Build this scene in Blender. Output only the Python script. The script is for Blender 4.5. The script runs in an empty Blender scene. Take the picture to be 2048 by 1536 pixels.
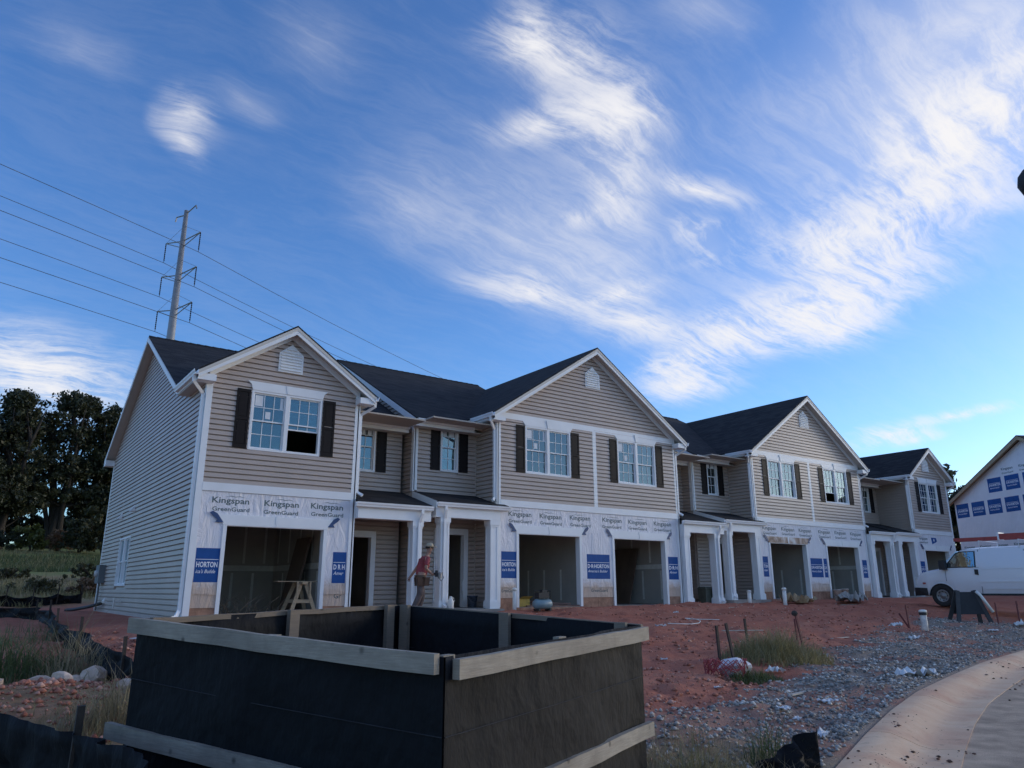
import bpy, bmesh, math, random
import numpy as np
from mathutils import Vector, Matrix
random.seed(7); rng = np.random.default_rng(7)
scene = bpy.context.scene
col = scene.collection
# ------------------------------------------------------------------ camera
cam_data = bpy.data.cameras.new('camera'); cam = bpy.data.objects.new('camera', cam_data); col.objects.link(cam)
cam_data.sensor_width = 36.0; cam_data.lens = 26.22; cam_data.clip_end = 3000.0; cam_data.clip_start = 0.05
_r = Vector((0.81097972, -0.58507108, -0.00192823)); _u = Vector((-0.15381661, -0.216386, 0.9641149)); _d = Vector((0.56449299, 0.78158105, 0.26547831))
m = Matrix((( _r.x, _u.x, -_d.x, -4.2035), (_r.y, _u.y, -_d.y, -18.2922), (_r.z, _u.z, -_d.z, 0.6514), (0, 0, 0, 1)))
cam.matrix_world = m
scene.camera = cam
# ------------------------------------------------------------------ world, sun, exposure
SUN_AZ, SUN_EL = math.radians(106), math.radians(11)
world = bpy.data.worlds.new('World'); scene.world = world; world.use_nodes = True
wn = world.node_tree; wn.nodes.clear()
def N(t, tree=None, **kw):
    n = (tree or wn).nodes.new(t)
    for k, v in kw.items(): setattr(n, k, v)
    return n
def L(a, b, tree=None): (tree or wn).links.new(a, b)
def M(op, a, b=None, c=None, tree=None, clamp=False):
    n = N('ShaderNodeMath', tree, operation=op, use_clamp=clamp)
    for i, x in enumerate((a, b, c)):
        if x is None: continue
        if isinstance(x, (int, float)): n.inputs[i].default_value = x
        else: L(x, n.inputs[i], tree)
    return n.outputs[0]
def VM(op, a, b=None, tree=None, out=0, scale=None):
    n = N('ShaderNodeVectorMath', tree, operation=op)
    for i, x in enumerate((a, b)):
        if x is None: continue
        if isinstance(x, (tuple, list)): n.inputs[i].default_value = x
        else: L(x, n.inputs[i], tree)
    if scale is not None:
        if isinstance(scale, (int, float)): n.inputs['Scale'].default_value = scale
        else: L(scale, n.inputs['Scale'], tree)
    return n.outputs[out]
sky = N('ShaderNodeTexSky', sky_type='NISHITA'); sky.sun_disc = False
sky.sun_elevation = SUN_EL; sky.sun_rotation = SUN_AZ; sky.altitude = 250; sky.air_density = 1.0; sky.dust_density = 0.8; sky.ozone_density = 4.5
STROKES = [(0.457,0.704,0.58,0.686,0.044,0.8),(0.453,0.652,0.502,0.653,0.036,0.5),(0.533,0.649,0.65,0.712,0.072,0.55),(0.65,0.712,0.778,0.786,0.076,0.55),(0.746,0.811,0.895,0.871,0.049,0.5),(0.587,0.871,0.681,0.737,0.037,0.6),(0.681,0.737,0.769,0.696,0.061,0.5),(0.851,0.766,1.017,0.701,0.027,0.75),(0.97,0.82,1.028,0.799,0.033,0.7),(1.028,0.799,1.114,0.824,0.044,0.5),(0.783,0.949,0.853,0.879,0.019,0.6),(0.566,1.044,0.971,0.964,0.169,0.26),(0.768,0.751,0.893,0.856,0.075,0.3),(0.749,1.2,0.991,1.124,0.057,0.7),(0.991,1.124,1.092,0.973,0.04,0.6),(0.978,1.158,1.318,1.093,0.075,0.7),(0.774,1.112,1.095,0.948,0.149,0.3),(1.449,1.314,1.49,1.149,0.075,1),(1.361,1.264,1.388,1.109,0.078,0.9),(1.344,1.101,1.356,0.888,0.104,1),(1.372,0.9,1.423,0.744,0.098,1),(1.464,0.928,1.511,0.764,0.085,0.7),(1.423,0.744,1.317,0.574,0.11,0.9),(1.299,0.591,1.176,0.442,0.114,0.75),(1.149,0.468,1.11,0.31,0.11,1),(1.13,0.384,1.12,0.196,0.134,0.9),(1.224,0.746,1.176,0.558,0.139,0.5),(1.037,0.57,0.98,0.284,0.15,0.36),(0.879,0.393,0.971,0.252,0.128,0.36),(1.162,0.662,1.348,0.72,0.067,0.45),(1.264,0.895,1.307,0.759,0.109,0.3),(0.161,1.027,0.208,1.126,0.030,0.5),(0.160,1.098,0.21,1.177,0.020,0.42),(-0.036,1.879,0.131,2.038,0.159,0.8),(-0.008,2.036,0.257,2.075,0.147,0.6),(1.05,0.62,1.3,0.42,0.3,0.13),(0.6,0.75,1.0,0.85,0.28,0.12),(0.9,1.15,1.3,1.0,0.2,0.16),(-0.031,1.012,0.08,1.013,0.05,0.13),(0.237,0.851,0.326,0.862,0.06,0.16),(0.188,1,0.283,1.021,0.03,0.2),(2.034,1.149,2.054,0.944,0.057,0.85),(2.093,1.063,2.135,0.946,0.034,0.7),(2.039,0.963,2.071,0.758,0.04,0.85),(0.653,1.138,0.489,1.064,0.098,0.2),(0.622,0.525,0.732,0.495,0.042,0.25),(1.239,0.489,1.362,0.375,0.053,0.4),
 # the cirrus goes on outside the frame, with streaks added to brighten the facades
 (-0.6,0.9,-0.2,0.6,0.12,0.7),(-0.9,0.1,-0.4,-0.2,0.16,0.9),(0.1,-0.5,0.6,-0.4,0.16,0.9),(-0.4,-1.1,0.3,-1.3,0.18,0.9),(0.9,-0.3,1.3,-0.8,0.16,0.8),(-1.3,-0.6,-1.5,0.2,0.2,0.8),(-1.2,1.1,-0.8,1.6,0.15,0.6),(0.0,0.1,0.4,0.2,0.14,0.5),(-0.9,-1.9,-0.1,-2.1,0.22,0.9),(0.6,-1.5,1.2,-1.9,0.2,0.9),(-2.0,-0.9,-2.2,0.3,0.22,0.9),(-1.6,-1.6,-1.1,-1.2,0.2,0.8),(1.5,-1.1,2.0,-0.6,0.2,0.7),(-0.5,-0.6,0.0,-0.8,0.16,0.8)]
tc = N('ShaderNodeTexCoord'); nrm = VM('NORMALIZE', tc.outputs['Generated'])
sx = N('ShaderNodeSeparateXYZ'); L(nrm, sx.inputs[0])
den = M('ADD', M('MAXIMUM', sx.outputs[2], 0.0), 0.25)
cx = N('ShaderNodeCombineXYZ'); L(M('DIVIDE', sx.outputs[0], den), cx.inputs[0]); L(M('DIVIDE', sx.outputs[1], den), cx.inputs[1])
P0 = cx.outputs[0]
def noise(vec, scale, detail, rough, dist=0.0, tree=None):
    n = N('ShaderNodeTexNoise', tree); n.inputs['Scale'].default_value = scale; n.inputs['Detail'].default_value = detail
    n.inputs['Roughness'].default_value = rough; n.inputs['Distortion'].default_value = dist
    if vec is not None: L(vec, n.inputs['Vector'], tree)
    return n
w1 = noise(P0, 2.6, 3, 0.55)
warp = VM('SCALE', VM('SUBTRACT', w1.outputs['Color'], (0.5, 0.5, 0.5)), None, scale=0.17)
P1 = VM('ADD', P0, warp)
w2 = noise(P0, 9.0, 2, 0.6)
P1 = VM('ADD', P1, VM('SCALE', VM('SUBTRACT', w2.outputs['Color'], (0.5, 0.5, 0.5)), None, scale=0.02))
acc = None; accv = None
for (ax, ay, bx_, by_, w, s) in STROKES:      # each streak: an elongated soft ellipse (mapping + sphere gradient)
    ln = math.hypot(bx_ - ax, by_ - ay) / 2; ang = math.atan2(by_ - ay, bx_ - ax); hx, hy = 1 / (ln + 1.3 * w), 1 / (1.75 * w)
    mp = N('ShaderNodeMapping', vector_type='POINT')
    # p' = R(-ang) S (p - c): mapping scales first, so use TEXTURE type (inverse of translate-rotate-scale)
    mp.vector_type = 'TEXTURE'; mp.inputs['Location'].default_value = ((ax + bx_) / 2, (ay + by_) / 2, 0); mp.inputs['Rotation'].default_value = (0, 0, ang); mp.inputs['Scale'].default_value = (1 / hx, 1 / hy, 1)
    L(P1, mp.inputs[0]); gr = N('ShaderNodeTexGradient', gradient_type='QUADRATIC_SPHERE'); L(mp.outputs[0], gr.inputs[0])
    if s < 0.40: accv = M('MULTIPLY', gr.outputs['Fac'], s * 1.5) if accv is None else M('MULTIPLY_ADD', gr.outputs['Fac'], s * 1.5, accv)
    else: acc = M('MULTIPLY', gr.outputs['Fac'], s * 1.5) if acc is None else M('MULTIPLY_ADD', gr.outputs['Fac'], s * 1.5, acc)
# filaments: noise stretched along the wind, warped
mp = N('ShaderNodeMapping'); mp.inputs['Rotation'].default_value = (0, 0, math.radians(-38)); mp.inputs['Scale'].default_value = (0.55, 3.0, 1.0); L(P1, mp.inputs[0])
f1 = noise(mp.outputs[0], 4.4, 9, 0.70, 0.1); f2 = noise(P1, 8.0, 7, 0.70, 0.12)
mp2 = N('ShaderNodeMapping'); mp2.inputs['Rotation'].default_value = (0, 0, math.radians(-62)); mp2.inputs['Scale'].default_value = (0.5, 2.4, 1.0); L(P1, mp2.inputs[0])
f3 = noise(mp2.outputs[0], 9.0, 7, 0.66, 0.2)
ridge = M('POWER', M('SUBTRACT', 1.0, M('ABSOLUTE', M('MULTIPLY_ADD', f3.outputs[0], 2.0, -1.0))), 3.0)
fil = M('ADD', M('ADD', M('MULTIPLY', f1.outputs[0], 0.85), M('MULTIPLY', f2.outputs[0], 0.5)), M('MULTIPLY', ridge, 0.24))
mr = N('ShaderNodeMapRange', interpolation_type='SMOOTHSTEP'); L(fil, mr.inputs[0]); mr.inputs[1].default_value = 0.66; mr.inputs[2].default_value = 1.10
shape = M('ADD', M('MULTIPLY', acc, M('ADD', M('MULTIPLY', mr.outputs[0], 1.5), 0.17)), M('MULTIPLY', accv, M('ADD', M('MULTIPLY', mr.outputs[0], 0.55), 0.55)))
veil = M('MULTIPLY', mr.outputs[0], 0.035)
dens = M('MULTIPLY', M('SUBTRACT', 1.0, M('EXPONENT', M('MULTIPLY', M('ADD', shape, veil), -1.12))), 1.05, clamp=True)
fade = N('ShaderNodeMapRange'); L(sx.outputs[2], fade.inputs[0]); fade.inputs[1].default_value = 0.02; fade.inputs[2].default_value = 0.16
dens = M('MULTIPLY', dens, fade.outputs[0])
hs = N('ShaderNodeHueSaturation'); hs.inputs['Saturation'].default_value = 1.06; hs.inputs['Hue'].default_value = 0.508; hs.inputs['Value'].default_value = 0.765; L(sky.outputs[0], hs.inputs['Color'])
mixc = N('ShaderNodeMix', data_type='RGBA'); L(dens, mixc.inputs[0]); L(hs.outputs[0], mixc.inputs[6]); mixc.inputs[7].default_value = (2.6, 2.57, 2.62, 1)
bg = N('ShaderNodeBackground'); bg.inputs['Strength'].default_value = 0.10; L(mixc.outputs[2], bg.inputs[0])
wo = N('ShaderNodeOutputWorld'); L(bg.outputs[0], wo.inputs[0])
sd = bpy.data.lights.new('sun', 'SUN'); sd.energy = 0.22; sd.angle = math.radians(16); sd.color = (1.0, 0.86, 0.66)
sun = bpy.data.objects.new('sun', sd); col.objects.link(sun)
sdir = Vector((math.sin(SUN_AZ) * math.cos(SUN_EL), math.cos(SUN_AZ) * math.cos(SUN_EL), math.sin(SUN_EL)))
sun.rotation_euler = sdir.to_track_quat('Z', 'Y').to_euler(); sun.location = (30, 30, 40)
vs = scene.view_settings; vs.view_transform = 'Standard'; vs.look = 'None'; vs.gamma = 1.0; vs.exposure = 1.84; vs.use_curve_mapping = False
scene.cycles.max_bounces = 6; scene.cycles.diffuse_bounces = 3; scene.cycles.transparent_max_bounces = 16
# ------------------------------------------------------------------ helpers
class MB:
    def __init__(s): s.v = []; s.f = []
    def add(s, v, f):
        o = len(s.v); s.v += [tuple(map(float, p)) for p in v]; s.f += [tuple(i + o for i in q) for q in f]; return s
    def hexa(s, b, t):   # bottom ring (ccw from above) and top ring
        return s.add(list(b) + list(t), [(3, 2, 1, 0), (4, 5, 6, 7), (0, 1, 5, 4), (1, 2, 6, 5), (2, 3, 7, 6), (3, 0, 4, 7)])
    def box(s, x0, x1, y0, y1, z0, z1):
        if x1 < x0: x0, x1 = x1, x0
        if y1 < y0: y0, y1 = y1, y0
        if z1 < z0: z0, z1 = z1, z0
        return s.hexa([(x0, y0, z0), (x1, y0, z0), (x1, y1, z0), (x0, y1, z0)], [(x0, y0, z1), (x1, y0, z1), (x1, y1, z1), (x0, y1, z1)])
    def prism(s, a, b):  # two rings of the same length
        n = len(a)
        return s.add(list(a) + list(b), [tuple(range(n))[::-1], tuple(range(n, 2 * n))] + [(i, (i + 1) % n, n + (i + 1) % n, n + i) for i in range(n)])
    def sweep(s, path, prof, up=(0, 0, 1), caps=True, scale=None):
        path = [Vector(p) for p in path]; n = len(prof); rings = []
        for i, p in enumerate(path):
            a = (path[i] - path[i - 1]).normalized() if i > 0 else None
            b = (path[i + 1] - path[i]).normalized() if i < len(path) - 1 else None
            t = (a + b).normalized() if a is not None and b is not None else (a if b is None else b)
            if t.length < 1e-6: t = a
            upv = Vector(up)
            if abs(t.dot(upv)) > 0.98: upv = Vector((0, 1, 0)) if abs(t.y) < .9 else Vector((1, 0, 0))
            sd_ = t.cross(upv).normalized(); u2 = sd_.cross(t).normalized()
            k = 1.0 if scale is None else scale[i]
            f = 1.0
            if a is not None and b is not None: f = min(1.6, 1.0 / max(0.4, math.cos(a.angle(b) / 2)))
            rings.append([p + sd_ * (q[0] * k) + u2 * (q[1] * k) for q in prof])
        o = len(s.v); s.v += [tuple(v) for r_ in rings for v in r_]
        for i in range(len(path) - 1):
            for j in range(n):
                s.f.append((o + i * n + j, o + i * n + (j + 1) % n, o + (i + 1) * n + (j + 1) % n, o + (i + 1) * n + j))
        if caps:
            s.f.append(tuple(o + j for j in range(n))[::-1]); s.f.append(tuple(o + (len(path) - 1) * n + j for j in range(n)))
        return s
    def tube(s, path, r, n=8, **kw): return s.sweep(path, [(r * math.cos(2 * math.pi * k / n), r * math.sin(2 * math.pi * k / n)) for k in range(n)], **kw)
    def lathe(s, prof, c=(0, 0, 0), n=16):   # prof: (r, z)
        o = len(s.v)
        for (r_, z) in prof:
            for k in range(n): s.v.append((c[0] + r_ * math.cos(2 * math.pi * k / n), c[1] + r_ * math.sin(2 * math.pi * k / n), c[2] + z))
        for i in range(len(prof) - 1):
            for k in range(n): s.f.append((o + i * n + k, o + i * n + (k + 1) % n, o + (i + 1) * n + (k + 1) % n, o + (i + 1) * n + k))
        s.f.append(tuple(o + k for k in range(n))[::-1]); s.f.append(tuple(o + (len(prof) - 1) * n + k for k in range(n)))
        return s
    def mesh(s, name, mat, T=None, flip=False, off=(0, 0, 0), smooth=False):
        me = bpy.data.meshes.new(name)
        v = [T(p) for p in s.v] if T else s.v
        v = [(p[0] - off[0], p[1] - off[1], p[2] - off[2]) for p in v]
        f = [q[::-1] for q in s.f] if flip else s.f
        me.from_pydata(v, [], f); me.update()
        if mat: me.materials.append(mat)
        if smooth: me.shade_smooth()
        return me
def link(name, data, parent=None, loc=(0, 0, 0)):
    o = bpy.data.objects.new(name, data); col.objects.link(o); o.location = loc
    if parent is not None: o.parent = parent
    return o
ORG = {}
def thing(name, label, cat, loc=(0, 0, 0), rotz=0.0, group=None, data=None):
    o = link(name, data, None, loc); o.rotation_euler = (0, 0, rotz); o['label'] = label; o['category'] = cat
    if group: o['group'] = group
    return o
def part(name, mb, mat, parent, loc=(0, 0, 0), smooth=False, label=None, kind=None):
    o = link(name, mb.mesh(name, mat, smooth=smooth) if isinstance(mb, MB) else mb, parent, loc)
    if label: o['label'] = label
    if kind: o['kind'] = kind
    return o
def struct(name, me, kind='structure'):
    o = link(name, me); o['kind'] = kind; return o
# ------------------------------------------------------------------ materials
def newmat(name):
    mt = bpy.data.materials.new(name); mt.use_nodes = True; nt = mt.node_tree; nt.nodes.clear()
    out = nt.nodes.new('ShaderNodeOutputMaterial'); b = nt.nodes.new('ShaderNodeBsdfPrincipled'); nt.links.new(b.outputs[0], out.inputs[0])
    return mt, nt, b, out
def ramp(nt, fac, stops, interp='LINEAR'):
    r_ = nt.nodes.new('ShaderNodeValToRGB'); cr = r_.color_ramp; cr.interpolation = interp
    while len(cr.elements) < len(stops): cr.elements.new(0.5)
    for e, (p, c) in zip(cr.elements, stops): e.position = p; e.color = tuple(c) + (1,) if len(c) == 3 else c
    nt.links.new(fac, r_.inputs[0]); return r_.outputs[0]
def mixcol(nt, fac, a, b, mode='MIX'):
    n = nt.nodes.new('ShaderNodeMix'); n.data_type = 'RGBA'; n.blend_type = mode
    for k, x in ((0, fac), (6, a), (7, b)):
        if isinstance(x, (int, float)): n.inputs[k].default_value = x
        elif isinstance(x, (tuple, list)): n.inputs[k].default_value = tuple(x) + (1,) if len(x) == 3 else x
        else: nt.links.new(x, n.inputs[k])
    return n.outputs[2]
def mat(name, c, rough=0.6, var=0.12, scale=3.0, bump=0.0, bscale=30.0, metal=0.0, stretch=None, c2=None, spec=0.5, detail=5.0):
    mt, nt, b, out = newmat(name)
    g = nt.nodes.new('ShaderNodeNewGeometry'); vec = g.outputs['Position']
    if stretch:
        mp_ = nt.nodes.new('ShaderNodeMapping'); mp_.inputs['Scale'].default_value = stretch; nt.links.new(vec, mp_.inputs[0]); vec = mp_.outputs[0]
    n1 = noise(vec, scale, detail, 0.6, tree=nt)
    lo = tuple(max(0, x * (1 - var)) for x in c); hi = tuple(min(1, x * (1 + var)) for x in (c2 or c))
    b.inputs['Base Color'].default_value = tuple(c) + (1,)
    nt.links.new(ramp(nt, n1.outputs[0], [(0.3, lo), (0.7, hi)]), b.inputs['Base Color'])
    b.inputs['Roughness'].default_value = rough; b.inputs['Metallic'].default_value = metal; b.inputs['Specular IOR Level'].default_value = spec
    if bump:
        n2 = noise(vec, bscale, 4, 0.6, tree=nt); bp = nt.nodes.new('ShaderNodeBump'); bp.inputs['Strength'].default_value = bump; bp.inputs['Distance'].default_value = 0.02
        nt.links.new(n2.outputs[0], bp.inputs['Height']); nt.links.new(bp.outputs[0], b.inputs['Normal'])
    return mt
MT = {}
def siding_mat():
    mt, nt, b, out = newmat('tan_vinyl_siding')
    g = nt.nodes.new('ShaderNodeNewGeometry')
    n1 = noise(g.outputs['Position'], 0.9, 4, 0.6, tree=nt)
    oi = nt.nodes.new('ShaderNodeObjectInfo')
    cA = ramp(nt, n1.outputs[0], [(0.3, (0.305, 0.248, 0.212)), (0.7, (0.355, 0.29, 0.25))])
    k = M('ADD', M('MULTIPLY', oi.outputs['Random'], 0.10), 0.95, tree=nt)
    cc = nt.nodes.new('ShaderNodeCombineColor')
    for i in range(3): L(k, cc.inputs[i], nt)
    nt.links.new(mixcol(nt, 1.0, cA, cc.outputs[0], 'MULTIPLY'), b.inputs['Base Color'])
    mp_ = nt.nodes.new('ShaderNodeMapping'); mp_.inputs['Scale'].default_value = (1, 1, 9); nt.links.new(g.outputs['Position'], mp_.inputs[0])
    n2 = noise(mp_.outputs[0], 14, 5, 0.65, tree=nt); bp = nt.nodes.new('ShaderNodeBump'); bp.inputs['Strength'].default_value = 0.12; bp.inputs['Distance'].default_value = 0.01
    nt.links.new(n2.outputs[0], bp.inputs['Height']); nt.links.new(bp.outputs[0], b.inputs['Normal'])
    b.inputs['Roughness'].default_value = 0.42
    return mt
MT['siding'] = siding_mat()
MT['white'] = mat('white_trim', (0.83, 0.835, 0.84), 0.45, 0.05, 1.5, 0.05, 20)
MT['soffit'] = mat('almond_soffit', (0.62, 0.58, 0.52), 0.6, 0.05, 2)
def shingle_mat():
    mt, nt, b, out = newmat('charcoal_shingle'); g = nt.nodes.new('ShaderNodeNewGeometry'); sp_ = N('ShaderNodeSeparateXYZ', nt); L(g.outputs['Position'], sp_.inputs[0], nt)
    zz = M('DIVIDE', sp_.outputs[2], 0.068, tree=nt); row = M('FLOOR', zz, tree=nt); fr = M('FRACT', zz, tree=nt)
    tab = M('FLOOR', M('ADD', M('MULTIPLY', M('ADD', sp_.outputs[0], sp_.outputs[1], tree=nt), 3.1, tree=nt), M('MULTIPLY', row, 0.37, tree=nt), tree=nt), tree=nt)
    cv = N('ShaderNodeCombineXYZ', nt); L(row, cv.inputs[0], nt); L(tab, cv.inputs[1], nt); wn_ = N('ShaderNodeTexWhiteNoise', nt); L(cv.outputs[0], wn_.inputs['Vector'], nt)
    n1 = noise(g.outputs['Position'], 1.3, 4, .6, tree=nt); n2 = noise(g.outputs['Position'], 60, 3, .7, tree=nt)
    c = ramp(nt, M('ADD', M('MULTIPLY', wn_.outputs['Value'], .6, tree=nt), M('MULTIPLY', n1.outputs[0], .5, tree=nt), tree=nt), [(.15, (.014, .014, .017)), (.55, (.026, .026, .029)), (.95, (.043, .041, .042))])
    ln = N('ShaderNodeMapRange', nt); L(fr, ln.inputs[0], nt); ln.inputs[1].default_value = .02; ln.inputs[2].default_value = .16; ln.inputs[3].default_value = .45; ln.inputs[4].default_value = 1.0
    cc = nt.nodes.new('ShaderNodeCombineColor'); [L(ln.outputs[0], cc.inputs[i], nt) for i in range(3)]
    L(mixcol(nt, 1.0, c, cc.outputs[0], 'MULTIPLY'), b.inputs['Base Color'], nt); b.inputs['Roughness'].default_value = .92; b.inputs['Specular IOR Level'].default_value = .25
    bp = N('ShaderNodeBump', nt); bp.inputs['Strength'].default_value = .5; bp.inputs['Distance'].default_value = .01; L(M('ADD', n2.outputs[0], M('MULTIPLY', fr, -1.0, tree=nt), tree=nt), bp.inputs['Height'], nt); L(bp.outputs[0], b.inputs['Normal'], nt); return mt
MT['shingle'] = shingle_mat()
MT['shutter'] = mat('black_brown_shutter', (0.014, 0.010, 0.010), 0.6, 0.15, 6, spec=.2)
MT['drywall'] = mat('raw_drywall', (0.52, 0.47, 0.41), 0.9, 0.10, 1.2)
MT['tape'] = mat('joint_compound', (0.85, 0.82, 0.74), 0.9, 0.08, 9)
MT['slab'] = mat('garage_concrete', (0.30, 0.27, 0.24), 0.85, 0.25, 2.2, 0.2, 40)
MT['found'] = mat('clay_stained_foundation', (0.36, 0.20, 0.13), 0.9, 0.35, 5, 0.4, 30)
MT['blue'] = mat('blue_print', (0.014, 0.080, 0.28), 0.65, 0.12, 4, spec=.25)
MT['bluetape'] = mat('blue_flashing_tape', (0.025, 0.06, 0.17), 0.4, 0.2, 8)
MT['ink'] = mat('dark_green_ink', (0.10, 0.14, 0.14), 0.6, 0.15, 5)
MT['sticker'] = mat('paper_sticker', (0.72, 0.74, 0.76), 0.7, 0.06, 9)
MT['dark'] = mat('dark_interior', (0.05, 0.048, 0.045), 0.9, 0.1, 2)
def wrap_mat():
    mt, nt, b, out = newmat('white_house_wrap')
    g = nt.nodes.new('ShaderNodeNewGeometry'); s_ = nt.nodes.new('ShaderNodeSeparateXYZ'); L(g.outputs['Position'], s_.inputs[0], nt)
    n1 = noise(g.outputs['Position'], 1.1, 6, 0.65, tree=nt); n3 = noise(g.outputs['Position'], 5, 6, 0.7, tree=nt)
    base = ramp(nt, n1.outputs[0], [(0.3, (0.73, 0.71, 0.74)), (0.7, (0.81, 0.79, 0.82))])
    # clay splashed up from the ground: wet mud dries in an uneven tide line
    h = M('SUBTRACT', s_.outputs[2], M('MULTIPLY', s_.outputs[0], 0.0095), tree=nt)
    edge = M('ADD', h, M('MULTIPLY', M('SUBTRACT', n3.outputs[0], 0.5, tree=nt), 0.55, tree=nt), tree=nt)
    f = N('ShaderNodeMapRange', nt, interpolation_type='SMOOTHSTEP'); L(edge, f.inputs[0], nt); f.inputs[1].default_value = 0.55; f.inputs[2].default_value = 0.12
    nt.links.new(mixcol(nt, M('MULTIPLY', f.outputs[0], 0.85, tree=nt), base, (0.52, 0.36, 0.25)), b.inputs['Base Color'])
    b.inputs['Roughness'].default_value = 0.55
    mp_ = nt.nodes.new('ShaderNodeMapping'); mp_.inputs['Scale'].default_value = (1.6, 1, 0.5); mp_.inputs['Rotation'].default_value = (0, .25, 0); nt.links.new(g.outputs['Position'], mp_.inputs[0])
    n2 = noise(mp_.outputs[0], 2.6, 5, 0.6, 1.4, tree=nt); bp = nt.nodes.new('ShaderNodeBump'); bp.inputs['Strength'].default_value = 0.8; bp.inputs['Distance'].default_value = 0.07
    nt.links.new(n2.outputs[0], bp.inputs['Height']); nt.links.new(bp.outputs[0], b.inputs['Normal'])
    return mt
MT['wrap'] = wrap_mat()
def glass_mat(name, refl=0.42, tint=(0.62, 0.70, 0.74)):
    mt, nt, b, out = newmat(name); nt.nodes.remove(b)
    tr = nt.nodes.new('ShaderNodeBsdfTransparent'); tr.inputs[0].default_value = tint + (1,)
    gl = nt.nodes.new('ShaderNodeBsdfGlossy'); gl.inputs['Roughness'].default_value = 0.015; gl.inputs['Color'].default_value = (0.80, 0.95, 0.98, 1)
    lw = nt.nodes.new('ShaderNodeLayerWeight'); lw.inputs['Blend'].default_value = 0.35
    g = nt.nodes.new('ShaderNodeNewGeometry'); n2 = noise(g.outputs['Position'], 2.2, 3, 0.5, tree=nt); bp = nt.nodes.new('ShaderNodeBump'); bp.inputs['Strength'].default_value = 0.05; bp.inputs['Distance'].default_value = 0.05
    nt.links.new(n2.outputs[0], bp.inputs['Height']); nt.links.new(bp.outputs[0], gl.inputs['Normal'])
    fr = nt.nodes.new('ShaderNodeFresnel'); fr.inputs['IOR'].default_value = 1.75
    fac = M('ADD', M('MULTIPLY', fr.outputs[0], 1.25, tree=nt), refl, tree=nt, clamp=True)
    mx = nt.nodes.new('ShaderNodeMixShader'); L(fac, mx.inputs[0], nt); L(tr.outputs[0], mx.inputs[1], nt); L(gl.outputs[0], mx.inputs[2], nt); L(mx.outputs[0], out.inputs[0], nt)
    return mt
MT['glass'] = glass_mat('coated_window_glass', .05, (.50, .62, .62))
# ------------------------------------------------------------------ numpy noise
def vnoise(x, y, seed=0):
    xi = np.floor(x).astype(np.int64); yi = np.floor(y).astype(np.int64); fx = x - xi; fy = y - yi
    def h(a, b):
        n = (a * 374761393 + b * 668265263 + seed * 1442695041) & 0xffffffff; n = ((n ^ (n >> 13)) * 1274126177) & 0xffffffff
        return ((n ^ (n >> 16)) & 0xffff) / 65535.0
    u = fx * fx * (3 - 2 * fx); v = fy * fy * (3 - 2 * fy)
    return (h(xi, yi) * (1 - u) + h(xi + 1, yi) * u) * (1 - v) + (h(xi, yi + 1) * (1 - u) + h(xi + 1, yi + 1) * u) * v
def fbm(x, y, o=4, seed=0):
    s = 0; a = 0.5
    for i in range(o): s = s + a * (vnoise(x, y, seed + i) - 0.5); x = x * 2.03 + 3.1; y = y * 2.03 + 1.7; a *= 0.5
    return s * 2
# ------------------------------------------------------------------ terrain
CX = [-80,-12,-4,0,1.85,3.2,4.8,6.6,8.9,11.4,14.8,25,40,90]; CY = [-45,-21.5,-16.9,-15.2,-14.44,-13.9,-13.3,-12.7,-12.1,-11.5,-10.9,-9.6,-9.2,-9.2]
def curb_y(x): return np.interp(x, CX, CY)
def curb_z(x): return np.interp(x, [-20,2,15,25,40,80], [-.85,-.72,-.64,-.47,-.25,-.1])
def base_z(x): return np.interp(x, [-6,0,12,24,36,60], [-.13,-.06,.09,.215,.30,.33])
def sstep(a, b, x): t = np.clip((x - a) / (b - a), 0, 1); return t * t * (3 - 2 * t)
def ground_raw(x, y):
    yc = curb_y(x); zc = curb_z(x); zb = base_z(x)
    s = np.clip((y - yc) / (-0.6 - yc), 0, 1)
    z = zc + (zb - zc) * (0.35 * s + 0.65 * sstep(0, 1, s))
    z = z - 0.10 * np.exp(-((x + 3.6) / 1.9)**2) * sstep(-15, -9, y) * (1 - sstep(-3, 7, y)) - 0.08 * sstep(1.0, 3.0, -x) * sstep(-12, -6, y) * (1 - sstep(6, 13, y))
    hill = np.interp(y, [14, 22, 34, 42, 60, 120, 500], [0, .7, 2.0, 3.2, 4.6, 6, 8]) * (1 - sstep(10, 40, x))
    z = z + hill
    z = z + 0.10 * np.exp(-(((x + 1.7) / 1.9)**2 + ((y + 13.6) / 1.9)**2))            # heap round the fabric box
    z = z + 0.26 * np.exp(-(((x + 3.25) / 0.9)**2 + ((y + 8.3) / 1.1)**2))            # dug-out clay on the left
    return z
def rough_amt(x, y):
    front = (1 - sstep(-0.7, 0.0, y)) * sstep(0.0, 0.6, y - curb_y(x))
    left = sstep(0.5, 1.4, -x)
    inside = (x > -0.2) * (x < 37) * (y > -0.15) * (y < 13.3)
    return np.where(inside > 0, 0.0, np.maximum(front, np.maximum(left, sstep(14, 18, y))))
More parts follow.
